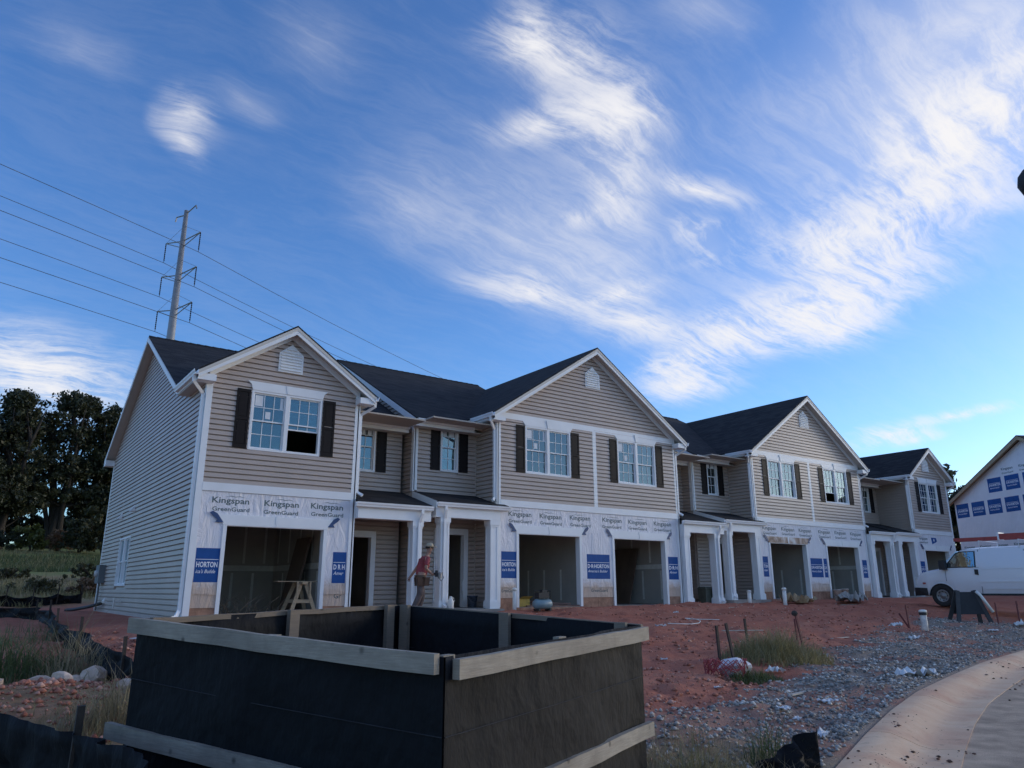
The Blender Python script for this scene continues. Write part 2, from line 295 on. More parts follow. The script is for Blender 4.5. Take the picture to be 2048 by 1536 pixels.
def ground_np(x, y):
    x = np.asarray(x, float); y = np.asarray(y, float)
    z = ground_raw(x, y); ra = rough_amt(x, y); far = 1 - sstep(25, 60, np.hypot(x + 4, y + 18))
    n = 0.11 * fbm(x * 0.55, y * 0.75, 4, 3) + 0.085 * fbm(x * 1.5 + 0.6 * y, y * 2.4, 3, 11) * far + 0.05 * fbm(x * 3.1, y * 3.4, 3, 23) * far + 0.025 * fbm(x * 7, y * 7, 2, 29) * far
    ruts = -0.07 * np.exp(-((np.sin((y + 0.28 * x + 0.5 * np.sin(x * .6)) * 1.35)) / 0.28)**2) * sstep(4, 6, x) * (1 - sstep(-1.5, -0.5, y))
    z = z + ra * (n + ruts)
    off = sstep(0.0, 0.35, curb_y(x) - y + 0.06)
    return z - 0.35 * off
def gz(x, y): return float(ground_np(np.array([x]), np.array([y]))[0])
def axis(segs):
    out = []
    for a, b, st in segs: out += list(np.arange(a, b, st))
    return np.array(out + [segs[-1][1]])
gx = axis([(-900, -300, 120), (-300, -60, 30), (-60, -10, 2.5), (-10, 24, 0.085), (24, 44, 0.4), (44, 120, 4), (120, 900, 110)])
gy = axis([(-300, -60, 60), (-60, -18, 3), (-18, 0.5, 0.08), (0.5, 14, 0.5), (14, 50, 0.6), (50, 140, 5), (140, 1200, 110)])
GX, GY = np.meshgrid(gx, gy); GZ = ground_np(GX, GY)
me = bpy.data.meshes.new('ground'); nx_, ny_ = len(gx), len(gy)
vv = np.stack([GX.ravel(), GY.ravel(), GZ.ravel()], 1)
ii = np.arange((ny_ - 1) * (nx_ - 1)); rr = ii // (nx_ - 1); cc_ = ii % (nx_ - 1); a0 = rr * nx_ + cc_
ff = np.stack([a0, a0 + 1, a0 + nx_ + 1, a0 + nx_], 1)
me.vertices.add(len(vv)); me.vertices.foreach_set('co', vv.ravel()); me.loops.add(ff.size); me.loops.foreach_set('vertex_index', ff.ravel())
me.polygons.add(len(ff)); me.polygons.foreach_set('loop_start', np.arange(0, ff.size, 4)); me.polygons.foreach_set('loop_total', np.full(len(ff), 4)); me.update(); me.validate(); me.shade_smooth()
# what lies on top: bare clay, crushed stone, weeds
def gravel_amt(x, y):
    dc = y - curb_y(x); w = 2.5 + 1.4 * fbm(x * 0.35, y * 0.35, 3, 51) + 0.12 * np.clip(x - 6, 0, 12)
    g = sstep(0, 0.9, w - dc + 1.1 * fbm(x * 1.3, y * 1.3, 3, 61)) * sstep(-1.3, 0.6, x) * (1 - sstep(20, 26, x))
    g = g * (0.5 + 0.5 * sstep(-0.2, 0.02, fbm(x * 0.75 + 9, y * 1.05, 3, 151)))
    return g * np.where(dc > -0.05, 1, 0)
def grass_amt(x, y):
    a = sstep(14.5, 17, y); b = sstep(1.0, 2.2, -x + 0.8 * fbm(x, y, 3, 71)) * (1 - sstep(-6.3, -4.5, y)) * (0.75)
    c = np.exp(-(((x - 0.7) / 1.1)**2 + ((y + 14.2) / 0.9)**2))
    return np.clip(np.maximum(np.maximum(a, b), c) + 0.5 * fbm(x * 0.9, y * 0.9, 4, 81) * np.maximum(a, b), 0, 1)
for nm, arr in (('gravel', gravel_amt(GX, GY)), ('grass', grass_amt(GX, GY))):
    at_ = me.attributes.new(nm, 'FLOAT', 'POINT'); at_.data.foreach_set('value', np.ascontiguousarray(arr.ravel(), dtype=np.float32))
mt, nt, b, out = newmat('site_ground')
g = nt.nodes.new('ShaderNodeNewGeometry'); P = g.outputs['Position']
n1 = noise(P, 0.8, 6, 0.65, tree=nt); n2 = noise(P, 7, 6, 0.7, tree=nt); n3 = noise(P, 30, 4, 0.7, tree=nt)
clay = mixcol(nt, n2.outputs[0], ramp(nt, n1.outputs[0], [(0.3, (0.40, 0.125, 0.080)), (0.5, (0.52, 0.185, 0.115)), (0.72, (0.58, 0.28, 0.19))]), (0.40, 0.15, 0.10))
dust = N('ShaderNodeMapRange', nt); L(n3.outputs[0], dust.inputs[0], nt); dust.inputs[1].default_value = 0.62; dust.inputs[2].default_value = 0.8
clay = mixcol(nt, M('MULTIPLY', dust.outputs[0], 0.4, tree=nt), clay, (0.46, 0.31, 0.25))
grav = mixcol(nt, n2.outputs[0], ramp(nt, n3.outputs[0], [(0.3, (0.19, 0.175, 0.16)), (0.7, (0.37, 0.34, 0.31))]), (0.33, 0.23, 0.16))
gras = ramp(nt, n2.outputs[0], [(0.25, (0.14, 0.13, 0.055)), (0.5, (0.30, 0.235, 0.12)), (0.75, (0.42, 0.32, 0.19))])
sxy = N('ShaderNodeSeparateXYZ', nt); L(P, sxy.inputs[0], nt)
lush = N('ShaderNodeMapRange', nt); L(M('ADD', sxy.outputs[1], M('MULTIPLY', n1.outputs[0], 6.0, tree=nt), tree=nt), lush.inputs[0], nt); lush.inputs[1].default_value = 30; lush.inputs[2].default_value = 34
gras = mixcol(nt, lush.outputs[0], gras, mixcol(nt, n2.outputs[0], (0.15, 0.19, 0.06), (0.26, 0.27, 0.10)))
A1 = N('ShaderNodeAttribute', nt, attribute_name='gravel'); A2 = N('ShaderNodeAttribute', nt, attribute_name='grass')
cfin = mixcol(nt, A2.outputs['Fac'], mixcol(nt, A1.outputs['Fac'], clay, grav), gras)
L(cfin, b.inputs['Base Color'], nt); b.inputs['Roughness'].default_value = 0.95; b.inputs['Specular IOR Level'].default_value = 0.2
bp = N('ShaderNodeBump', nt); bp.inputs['Strength'].default_value = 0.7; bp.inputs['Distance'].default_value = 0.05; L(M('ADD', n2.outputs[0], n3.outputs[0], tree=nt), bp.inputs['Height'], nt); L(bp.outputs[0], b.inputs['Normal'], nt)
me.materials.append(mt); struct('ground', me)
# kerb and road
mt, nt, b, out = newmat('clay_stained_kerb')
g = nt.nodes.new('ShaderNodeNewGeometry'); P = g.outputs['Position']
n1 = noise(P, 1.3, 7, 0.65, 0.6, tree=nt); n2 = noise(P, 22, 5, 0.7, tree=nt); n3 = noise(P, 5.5, 6, 0.7, 1.5, tree=nt)
c = ramp(nt, n1.outputs[0], [(0.25, (0.92, 0.66, 0.42)), (0.5, (0.82, 0.51, 0.30)), (0.75, (0.68, 0.32, 0.18))])
c = mixcol(nt, M('MULTIPLY', n2.outputs[0], 0.45, tree=nt), c, (0.50, 0.36, 0.25))
sp = N('ShaderNodeMapRange', nt); L(n3.outputs[0], sp.inputs[0], nt); sp.inputs[1].default_value = 0.60; sp.inputs[2].default_value = 0.70
c = mixcol(nt, M('MULTIPLY', sp.outputs[0], 0.7, tree=nt), c, (0.22, 0.09, 0.06))
L(c, b.inputs['Base Color'], nt); b.inputs['Roughness'].default_value = 0.85
bp = N('ShaderNodeBump', nt); bp.inputs['Strength'].default_value = 0.35; bp.inputs['Distance'].default_value = 0.01; L(n2.outputs[0], bp.inputs['Height'], nt); L(bp.outputs[0], b.inputs['Normal'], nt)
MT['kerb'] = mt
prof = [(0.0, 0.0), (0.10, 0.012), (0.20, 0.006), (0.32, -0.035), (0.44, -0.085), (0.55, -0.105), (0.68, -0.095), (0.82, -0.082)]
def kerb_pt(x, k, dz=0.0):
    t = np.array([1.0, (curb_y(x + .4) - curb_y(x - .4)) / 0.8]); t /= np.hypot(*t); nrm_ = np.array([t[1], -t[0]])
    w, h = prof[k]
    return (x + nrm_[0] * w, float(curb_y(x)) + nrm_[1] * w, float(curb_z(x)) + h + dz)
kx = [-14, -11, -8, -5, -2.2, 0.6, 3.35, 6.15, 9.0, 11.9, 14.8, 17.8, 20.8, 24, 28, 33, 40, 50, 70]
kroot = None
for i in range(len(kx) - 1):
    mb = MB(); n = 10; xs = np.linspace(kx[i] + 0.006, kx[i + 1] - 0.006, n); K = len(prof)
    top = [[kerb_pt(x, k) for k in range(K)] for x in xs]
    v = [p for row in top for p in row] + [(p[0], p[1], p[2] - 0.22) for row in top for p in row]; o = n * K; f = []
    for a in range(n - 1):
        for k in range(K - 1):
            f.append((a * K + k, a * K + k + 1, (a + 1) * K + k + 1, (a + 1) * K + k)[::-1]); f.append((o + a * K + k, o + a * K + k + 1, o + (a + 1) * K + k + 1, o + (a + 1) * K + k))
        for k in (0, K - 1):
            q = (a * K + k, (a + 1) * K + k, o + (a + 1) * K + k, o + a * K + k); f.append(q if k == K - 1 else q[::-1])
    for a in (0, n - 1):
        ring = [a * K + k for k in range(K)] + [o + a * K + k for k in range(K - 1, -1, -1)]; f.append(tuple(ring) if a else tuple(ring[::-1]))
    mb.add(v, f); ms = mb.mesh('kerb', MT['kerb'])
    bm = bmesh.new(); bm.from_mesh(ms); bmesh.ops.recalc_face_normals(bm, faces=bm.faces); bm.to_mesh(ms); bm.free()
    if kroot is None: kroot = link('kerb', None); kroot['kind'] = 'structure'
    ms.shade_smooth(); ms.set_sharp_from_angle(angle=math.radians(32)); part('kerb_section', ms, None, kroot)
MT['asphalt'] = mat('dusty_asphalt', (0.42, 0.30, 0.205), 0.9, 0.3, 2.6, 0.6, 70, c2=(0.48, 0.345, 0.235), detail=9)
xs = np.concatenate([np.linspace(-80, -14, 12), np.linspace(-13, 30, 60), np.linspace(33, 200, 12)]); v = []; f = []
for x in xs:
    p = kerb_pt(x, len(prof) - 1)
    for dy, dz in ((0.0, -0.006), (-0.6, -0.002), (-2.5, 0.03), (-8, 0.0), (-120, -0.2)): v.append((p[0], p[1] + dy, p[2] + dz))
for a in range(len(xs) - 1):
    for k in range(4): f.append((a * 5 + k, a * 5 + k + 1, (a + 1) * 5 + k + 1, (a + 1) * 5 + k))
me = bpy.data.meshes.new('road'); me.from_pydata(v, [], f); me.update(); me.materials.append(MT['asphalt']); me.shade_smooth(); struct('road', me)
# ------------------------------------------------------------------ lettering
_txt = {}
def text_mesh(body, width, height, material, shear=0.0, bold=0.0, z=0.003):
    key = (body, round(width, 3), round(height, 3), material.name, shear)
    if key in _txt: return _txt[key]
    cu = bpy.data.curves.new('lettering', 'FONT'); cu.body = body; cu.size = 1.0; cu.shear = shear; cu.offset = bold; cu.extrude = 0.0; cu.resolution_u = 2
    o = bpy.data.objects.new('lettering', cu); col.objects.link(o); dg = bpy.context.evaluated_depsgraph_get(); dg.update()
    me = bpy.data.meshes.new_from_object(o.evaluated_get(dg)); bpy.data.objects.remove(o); bpy.data.curves.remove(cu)
    co = np.empty(len(me.vertices) * 3); me.vertices.foreach_get('co', co); co = co.reshape(-1, 3)
    mn, mx = co.min(0), co.max(0); sc = np.array([width / (mx[0] - mn[0]), height / (mx[1] - mn[1])])
    n = np.zeros_like(co); n[:, 0] = (co[:, 0] - mn[0]) * sc[0]; n[:, 2] = (co[:, 1] - mn[1]) * sc[1]    # lies in the XZ plane, faces -Y
    me.vertices.foreach_set('co', n.ravel()); me.materials.clear(); me.materials.append(material); me.update(); me.name = 'lettering'
    _txt[key] = me; return me
MT['inkwhite'] = mat('white_ink', (0.78, 0.79, 0.82), 0.6, 0.05, 5)
GW, UW, DEP = 3.91, 6.115, 13.1
ZB, ZBT, ZG, ZS, WH = 2.89, 3.085, 2.12, 3.945, 1.5
CRS = 0.127
class Unit:
    def __init__(s, X0, sgn, e, yr, wide, end, label, single):
        s.X0, s.s, s.e, s.yr, s.wide, s.end, s.single = X0, sgn, e, yr, wide, end, single
        s.root = thing('townhouse', label, 'townhouse', (X0, 0, e), group='attached townhouses in the row')
    def T(s, p): return (s.s * p[0], p[1], p[2])          # root carries X0 and the step in height
    def b(s, name, mb, m, parent=None, kind=None, smooth=False):
        o = link(name, mb.mesh(name, MT[m] if isinstance(m, str) else m, s.T, s.s < 0, smooth=smooth), parent or s.root)
        if kind: o['kind'] = kind
        return o
def front(y0): return lambda u, v, n: (u, y0 - n, v)
def side0(): return lambda u, v, n: (-n, u, v)             # outer end wall, faces -lx
def sideR(x): return lambda u, v, n: (x + n, u, v)         # faces +lx
def fbox(mb, F, u0, u1, v0, v1, n0, n1):
    a = F(u0, v0, n0); c = F(u1, v1, n1); mb.box(a[0], c[0], a[1], c[1], a[2], c[2])
def fpoly(mb, F, pts, n0, n1):                              # pts: (u, v) ring
    A = [F(u, v, n0) for u, v in pts]; B = [F(u, v, n1) for u, v in pts]
    # orientation: make the outer ring face n1
    e1 = Vector(B[1]) - Vector(B[0]); e2 = Vector(B[2]) - Vector(B[1]); nn = e1.cross(e2); o = Vector(F(0, 0, 1)) - Vector(F(0, 0, 0))
    if nn.dot(o) * (1 if n1 > n0 else -1) < 0: A = A[::-1]; B = B[::-1]
    mb.prism(A, B)
def wallrect(mb, F, u0, u1, v0, v1, holes, n0, n1):
    us = sorted({u0, u1} | {h[0] for h in holes} | {h[1] for h in holes}); vs_ = sorted({v0, v1} | {h[2] for h in holes} | {h[3] for h in holes})
    us = [x for x in us if u0 <= x <= u1]; vs_ = [x for x in vs_ if v0 <= x <= v1]
    for i in range(len(us) - 1):
        cu_ = (us[i] + us[i + 1]) / 2; run = None
        for j in range(len(vs_) - 1):
            cv = (vs_[j] + vs_[j + 1]) / 2; inh = any(h[0] < cu_ < h[1] and h[2] < cv < h[3] for h in holes)
            if not inh: run = (run[0], vs_[j + 1]) if run else (vs_[j], vs_[j + 1])
            if (inh or j == len(vs_) - 2) and run: fbox(mb, F, us[i], us[i + 1], run[0], run[1], n0, n1); run = None
def lap(U, parent, F, v0, v1, span, holes=(), single=True, step=CRS):
    """one lapped course after another; span(v) -> (u0, u1) or None"""
    k = int(round((v1 - v0) / step)); allmb = MB()
    for i in range(k):
        a, c = v0 + i * step, min(v1, v0 + (i + 1) * step); sa, sc = span(a + .001), span(c - .001)
        if sa is None: continue
        if sc is None: sc = ((sa[0] + sa[1]) / 2 - .01, (sa[0] + sa[1]) / 2 + .01)
        if sa[1] - sa[0] < .03: continue
        segs = [(sa[0], sa[1], sc[0], sc[1])]
        for h in holes:
            if h[2] < (a + c) / 2 < h[3]:
                new = []
                for (p, q, r_, t) in segs:
                    if h[0] <= p and h[1] >= q: continue
                    if p < h[0] < q: new.append((p, h[0], r_, h[0]))
                    if p < h[1] < q: new.append((h[1], q, h[1], t))
                    if h[1] <= p or h[0] >= q: new.append((p, q, r_, t))
                segs = new
        for (p, q, r_, t) in segs:
            mb = MB() if single else allmb
            if q - p < .02: continue
            j = random.uniform(-.0015, .0015)
            # Dutch-lap profile: thick butt, cove, thin head
            ring = [(0, -.03), (0.0, 0.036 + j), (0.74, 0.026 + j), (0.81, -.008), (1.0, -.016), (1.0, -.03)]
            A, B = [], []
            for (tt, n) in ring:
                v = a + (c - a) * tt; A.append(F(p + (r_ - p) * tt, v, n)); B.append(F(q + (t - q) * tt, v, n))
            e1 = Vector(A[1]) - Vector(A[0]); e2 = Vector(A[2]) - Vector(A[1]); dirv = Vector(B[0]) - Vector(A[0])
            if e1.cross(e2).dot(dirv) > 0: mb.prism(A, B)
            else: mb.prism(A[::-1], B[::-1])
            if single and mb.v: U.b('siding_course', mb, 'siding', parent)
    if not single and allmb.v: U.b('siding_courses', allmb, 'siding', parent, kind='stuff')
def slab(mb, p00, p10, p11, p01, t):
    top = [p00, p10, p11, p01]; e1 = Vector(p10) - Vector(p00); e2 = Vector(p01) - Vector(p00)
    if e1.cross(e2).z < 0: top = top[::-1]
    mb.hexa([(p[0], p[1], p[2] - t) for p in top], top)
def window(U, F, u0, v0, w, h, twin, nx, ny, open_sash=None, stickers=(), half=None):
    mb = MB(); fw = 0.055
    fbox(mb, F, u0, u0 + fw, v0, v0 + h, -.08, .035); fbox(mb, F, u0 + w - fw, u0 + w, v0, v0 + h, -.08, .035)
    fbox(mb, F, u0 + fw, u0 + w - fw, v0, v0 + fw, -.08, .034); fbox(mb, F, u0 + fw, u0 + w - fw, v0 + h - fw, v0 + h, -.08, .034)
    bays = [(u0 + fw, u0 + w - fw)]
    if twin:
        c = u0 + w / 2; fbox(mb, F, c - .05, c + .05, v0 + fw, v0 + h - fw, -.08, .033); bays = [(u0 + fw, c - .05), (c + .05, u0 + w - fw)]
    W = U.b('window', mb, 'white')
    mid = v0 + h / 2
    for bi, (a, c) in enumerate(bays):
        for si, (lo, hi, n) in enumerate(((v0 + fw, mid + .02, -.045), (mid - .02, v0 + h - fw, -.012))):
            up = si == 1
            if open_sash and open_sash[0] == bi and not up: lo += open_sash[1]; hi = min(hi + open_sash[1], v0 + h - fw)
            sw = .034; sm = MB()
            fbox(sm, F, a, a + sw, lo, hi, n - .03, n); fbox(sm, F, c - sw, c, lo, hi, n - .03, n)
            fbox(sm, F, a + sw, c - sw, lo, lo + sw, n - .03, n - .001); fbox(sm, F, a + sw, c - sw, hi - sw, hi, n - .03, n - .001)
            S = U.b('sash', sm, 'white', W)
            x0, x1, y0, y1 = a + sw, c - sw, lo + sw, hi - sw; gm = MB(); mw = .016
            for i in range(1, nx): uu = x0 + (x1 - x0) * i / nx; fbox(gm, F, uu - mw / 2, uu + mw / 2, y0, y1, n - .016, n - .006)
            for j in range(1, ny): vv_ = y0 + (y1 - y0) * j / ny; fbox(gm, F, x0, x1, vv_ - mw / 2, vv_ + mw / 2, n - .0165, n - .0055)
            if gm.v: U.b('muntin_grid', gm, 'white', W)
            tilt = [random.uniform(-.0012, .0012) for _ in range(3)]
            for i in range(nx):
                for j in range(ny):
                    pm = MB(); fbox(pm, F, x0 + (x1 - x0) * i / nx, x0 + (x1 - x0) * (i + 1) / nx, y0 + (y1 - y0) * j / ny, y0 + (y1 - y0) * (j + 1) / ny, n - .024, n - .019)
                    U.b('pane', pm, 'glass', W)
            for (sb, ss, fx0, fx1, fy0, fy1) in stickers:
                if sb == bi and ss == si:
                    pm = MB(); fbox(pm, F, x0 + (x1 - x0) * fx0, x0 + (x1 - x0) * fx1, y0 + (y1 - y0) * fy0, y0 + (y1 - y0) * fy1, n - .0188, n - .0172); U.b('sticker', pm, 'sticker', W)
    return W
STK = [(0, 1, .03, .29, .55, .97), (0, 1, .40, .57, .08, .36), (0, 1, .88, .98, .5, .97)]
def shutter(U, F, u0, v0, w, h):
    mb = MB(); s_ = .05
    fbox(mb, F, u0, u0 + w, v0, v0 + h, .021, .036)
    S = None; st = MB()
    for (a, c, lo, hi) in ((0, s_, 0, h), (w - s_, w, 0, h), (s_, w - s_, 0, .09), (s_, w - s_, h / 2 - .035, h / 2 + .035), (s_, w - s_, h - .07, h)):
        fbox(st, F, u0 + a, u0 + c, v0 + lo, v0 + hi, .0361, .052)
    S = U.b('shutter', mb, 'shutter'); U.b('stile_frame', st, 'shutter', S)
    for lo, hi in ((.10, h / 2 - .045), (h / 2 + .045, h - .08)):
        pm = MB(); A = [(u0 + s_ + .012, v0 + lo + .01), (u0 + w - s_ - .012, v0 + lo + .01), (u0 + w - s_ - .012, v0 + hi - .01), (u0 + s_ + .012, v0 + hi - .01)]
        fpoly(pm, F, A, .0361, .045); U.b('raised_panel', pm, 'shutter', S)
def downspout(U, pts, w=.075, d=.06):
    mb = MB(); mb.sweep(pts, [(-w / 2, -d / 2), (w / 2, -d / 2), (w / 2, d / 2), (-w / 2, d / 2)], up=(0, 1, 0)); U.b('downspout', mb, 'white')
def gutter(U, p, q, out):   # K-style trough along p->q, out = outward direction
    mb = MB(); o = Vector(out); pr = [(0, -.115), (.075, -.115), (.085, -.07), (.105, -.04), (.11, 0), (.098, 0), (.095, -.03), (.07, -.095), (.012, -.095), (.012, 0), (0, 0)]
    A = [Vector(p) + o * a + Vector((0, 0, c)) for a, c in pr]; B = [Vector(q) + o * a + Vector((0, 0, c)) for a, c in pr]
    e1 = A[1] - A[0]; e2 = A[2] - A[1]
    if e1.cross(e2).dot(B[0] - A[0]) > 0: mb.prism(A, B)
    else: mb.prism(A[::-1], B[::-1])
    U.b('gutter', mb, 'white')
def column(U, x, y, z0, z1, half=.125):
    mb = MB(); h = half
    mb.box(x - h, x + h, y - h, y + h, z0 + .2, z1 - .14); C_ = U.b('column', mb, 'white')
    cb = MB()
    for sx_ in (-1, 1):
        for sy_ in (-1, 1):
            cb.box(x + sx_ * (h - .045), x + sx_ * (h + .012), y + sy_ * (h - .045), y + sy_ * (h + .012), z0 + .2, z1 - .14)
    U.b('corner_batten', cb, 'white', C_)
    for nm, z_a, z_b, g_ in (('base', z0, z0 + .2, .045), ('capital', z1 - .14, z1, .04)):
        cb = MB(); cb.box(x - h - g_, x + h + g_, y - h - g_, y + h + g_, z_a, z_b)
        if nm == 'base': cb.box(x - h - .028, x + h + .028, y - h - .028, y + h + .028, z_b, z_b + .03)
        else: cb.box(x - h - .022, x + h + .022, y - h - .022, y + h + .022, z_a - .05, z_a)
        U.b(nm, cb, 'white', C_)
def wrap_prints(U, F, sheet, texts, logos, low):
    for u in texts:
        flip = U.s < 0
        for body, du, w, h, v in (('Kingspan', 0, .86, .185, 2.575), ('GreenGuard', 0, .86, .10, 2.43)):
            x = (u if not flip else u + w); me_ = text_mesh(body, w, h, MT['ink'], bold=0.018)
            o = link('printed_lettering', me_, sheet, (U.s * x + random.uniform(-.015, .015), F(0, 0, .012)[1], v + random.uniform(-.008, .008))); o.rotation_euler[1] = random.uniform(-.012, .012)
        sw = MB(); pts = [(u + .28, 2.775), (u + .42, 2.80), (u + .52, 2.785), (u + .62, 2.80), (u + .78, 2.765), (u + .62, 2.787), (u + .52, 2.772), (u + .42, 2.787)]
        fpoly(sw, F, pts if U.s > 0 else pts, .0116, .0125); U.b('printed_swoosh', sw, 'ink', sheet)
    for (a, c, v0, body, sub) in logos:
        mb = MB(); fbox(mb, F, a, c, v0, v0 + .76, .0116, .0122); U.b('printed_panel', mb, 'blue', sheet)
        w = (c - a) - .06; left = a + .03 if U.s > 0 else c - .03
        for tx, hh, vv_, sh, bd in ((body, .125, v0 + .33, 0, .03), (sub, .085, v0 + .20, .35, .008)):
            if tx: link('printed_lettering', text_mesh(tx, w * (1 if sh == 0 else .92), hh, MT['inkwhite'], sh, bd), sheet, (U.s * left, F(0, 0, .0136)[1], vv_))
        mb = MB(); fbox(mb, F, a + .02, c - .02, v0 + .50, v0 + .513, .0122, .013); U.b('printed_rule', mb, 'inkwhite', sheet)
    for (u, v, body, w, h) in low:
        x = u if U.s > 0 else u + w; link('printed_lettering', text_mesh(body, w, h, MT['ink'], 0, .012), sheet, (U.s * x, F(0, 0, .012)[1], v))
def build_unit(U, spec):
    yr = U.yr; c = 1.955 if not U.wide else 0.0; za = 7.22 if not U.wide else 8.47; sl = .667 if not U.wide else .66
    tip = GW + .32; zt = za - sl * (tip - c)
    F0 = front(0.0); FR = front(yr); single = U.single
    yf = yr - .38; yrd = (yf + 13.47) / 2; zrd = 5.41 + .533 * (13.47 - yf) / 2; yb = yrd - (zrd - za) / .533
    U.yf, U.yrd, U.zrd = yf, yrd, zrd
    under = lambda u: za - sl * abs(u - c) - .135
    # slab and floors
    mb = MB(); mb.box(.02, UW - .02, .02, DEP - .02, -.9, -.003); U.b('foundation', mb, 'slab')
    mb = MB(); mb.box(.14, UW - .06, .14, DEP - .14, 2.62, 2.86); U.b('upper_floor', mb, 'drywall')
    mb = MB(); mb.box(.14, UW - .06, max(.14, 0.14), DEP - .14, 5.32, 5.36); U.b('ceiling', mb, 'drywall')
    # front bay: upper sided wall
    wh = (1.045, 2.87, ZS, ZS + WH)
    if U.s < 0 and U.wide: wh = (1.04, 2.865, ZS, ZS + WH)
    gd = (.733, 3.148, -.01, ZG)
    lo = 0.0
    mb = MB(); wallrect(mb, F0, lo, GW, ZBT - .2, 5.6, [wh], -.12, -.031)
    if U.wide: fpoly(mb, F0, [(0, 5.6), (GW, 5.6), (GW, under(GW)), (0, under(0))], -.12, -.031)
    else: fpoly(mb, F0, [(0, 5.6), (GW, 5.6), (GW, under(GW)), (c, under(c)), (0, under(0))], -.12, -.031)
    up = U.b('upper_wall', mb, 'siding')
    def span(v):
        if U.wide:
            a, e = 0.0, GW - .11
            e = min(e, (za - .135 - v) / sl) if v > under(GW) else e
            if v < 5.6: a = .075
            return (a, e) if e - a > .03 else None
        a, e = .11, GW - .11
        if v > under(GW) - .02: hw = (za - .135 - v) / sl; a, e = max(a, c - hw), min(e, c + hw)
        return (a, e) if e - a > .03 else None
    holes = [(wh[0] - .005, wh[1] + .005, wh[2], wh[3] + .02)]
    lap(U, up, F0, ZBT, under(c) + .05, span, holes, single)
    # lower wrapped wall with garage opening
    mb = MB(); wallrect(mb, F0, lo, GW, .26, ZBT - .2, [gd], -.14, .01); sheet = U.b('wrapped_wall', mb, 'wrap')
    mb = MB(); wallrect(mb, F0, lo + .005, GW - .005, -.9, .26, [(gd[0], gd[1], -.01, .3)], -.16, -.005); U.b('foundation_wall', mb, 'found')
    wrap_prints(U, F0, sheet, spec['texts'], spec['logos'], spec.get('low', ()))
    # garage trim
    mb = MB(); fbox(mb, F0, gd[0] - .07, gd[0] + .018, -.005, ZG - .019, -.17, .035); U.b('jamb', mb, 'white')
    mb = MB(); fbox(mb, F0, gd[1] - .018, gd[1] + .07, -.005, ZG - .019, -.17, .035); U.b('jamb', mb, 'white')
    mb = MB(); fbox(mb, F0, gd[0] - .069, gd[1] + .069, ZG - .018, ZG + .03, -.168, .03); U.b('head_jamb', mb, 'white')
    mb = MB(); fpoly(mb, F0, [(gd[0] - .07, ZG), (gd[1] + .07, ZG), (gd[1] + .22, ZG + .24), (gd[0] - .22, ZG + .24)], -.02, .04); hd = U.b('garage_header', mb, 'white' if not spec.get('stain') else MT['stained_header'])
    mb = MB(); fpoly(mb, F0, [(1.91, ZG + .002), (1.97, ZG + .002), (2.0, ZG + .245), (1.88, ZG + .245)], .0401, .05); U.b('keystone', mb, 'white', hd)
    for sg, x in ((-1, gd[0]), (1, gd[1])):
        k = random.uniform(.8, 1.1); mb = MB()
        fpoly(mb, F0, [(x + sg * .07, ZG + .05), (x + sg * .26, ZG + .05), (x + sg * .22, ZG + .12), (x + sg * .33, ZG + .20), (x + sg * .40 * k, ZG + .27), (x + sg * .33, ZG + .31), (x + sg * .22, ZG + .25)], .041, .044); U.b('flashing_tape', mb, 'bluetape')
    # loose lap of wrap turned over at the foot of each pier
    for a_u, e_u in ((.0 if U.wide else .115, gd[0] - .08), (gd[1] + .08, GW - .115)):
        fl = MB(); nu, nv = 12, 6; v_, f_ = [], []; sd_ = random.random() * 50
        for lay_ in (0, 1):
            for j in range(nv + 1):
                for i in range(nu + 1):
                    u_ = a_u + (e_u - a_u) * i / nu; w_ = float(fbm(np.array([i * .35 + sd_]), np.array([j * .5]), 3, 5)[0]); v_.append(F0(u_, .74 - .19 * j / nv + (.03 * w_ if j == nv else 0), .0135 + .022 * (j / nv) * (.6 + 1.2 * abs(w_)) - .003 * lay_))
        o_ = (nu + 1) * (nv + 1)
        for j in range(nv):
            for i in range(nu): q_ = j * (nu + 1) + i; f_ += [(q_, q_ + nu + 1, q_ + nu + 2, q_ + 1), (o_ + q_, o_ + q_ + 1, o_ + q_ + nu + 2, o_ + q_ + nu + 1)]
        fl.add(v_, f_); U.b('wrap_flap', fl, 'wrap', sheet, smooth=True)
    # bay trims
    zt_w = under(GW) - .03
    for a, e in (((0, .11), (GW - .11, GW)) if not U.wide else ((GW - .11, GW),)):
        mb = MB(); fbox(mb, F0, a, e, .02, zt_w, -.03, .034); U.b('corner_board', mb, 'white')
    a = 0 if U.wide else .11
    mb = MB(); fbox(mb, F0, a, GW - .11, ZB, ZBT, .0, .04); U.b('band_board', mb, 'white')
    if U.wide:
        mb = MB(); fbox(mb, F0, 0, .075, ZBT, 5.58, -.03, .034); U.b('centre_board', mb, 'white')
        mb = MB(); fbox(mb, F0, 0, GW - .112, 5.575, 5.76, -.03, .036); U.b('frieze_board', mb, 'white')
        mb = MB(); fpoly(mb, F0, [(wh[0], ZS + WH), (wh[1], ZS + WH), (wh[1] + .1, 5.575), (wh[0] - .1, 5.575)], .0, .044); hd = U.b('window_header', mb, 'white')
    else:
        mb = MB(); fpoly(mb, F0, [(wh[0], ZS + WH), (wh[1], ZS + WH), (wh[1] + .03, ZS + WH + .13), (wh[1] + .13, 5.66), (wh[0] - .13, 5.66), (wh[0] - .03, ZS + WH + .13)], .0, .05); hd = U.b('window_header', mb, 'white')
    kc = (wh[0] + wh[1]) / 2; kz = 5.66 if not U.wide else 5.7
    mb = MB(); fpoly(mb, F0, [(kc - .035, ZS + WH), (kc + .035, ZS + WH), (kc + .085, kz), (kc - .085, kz)], .0505, .062); U.b('keystone', mb, 'white', hd)
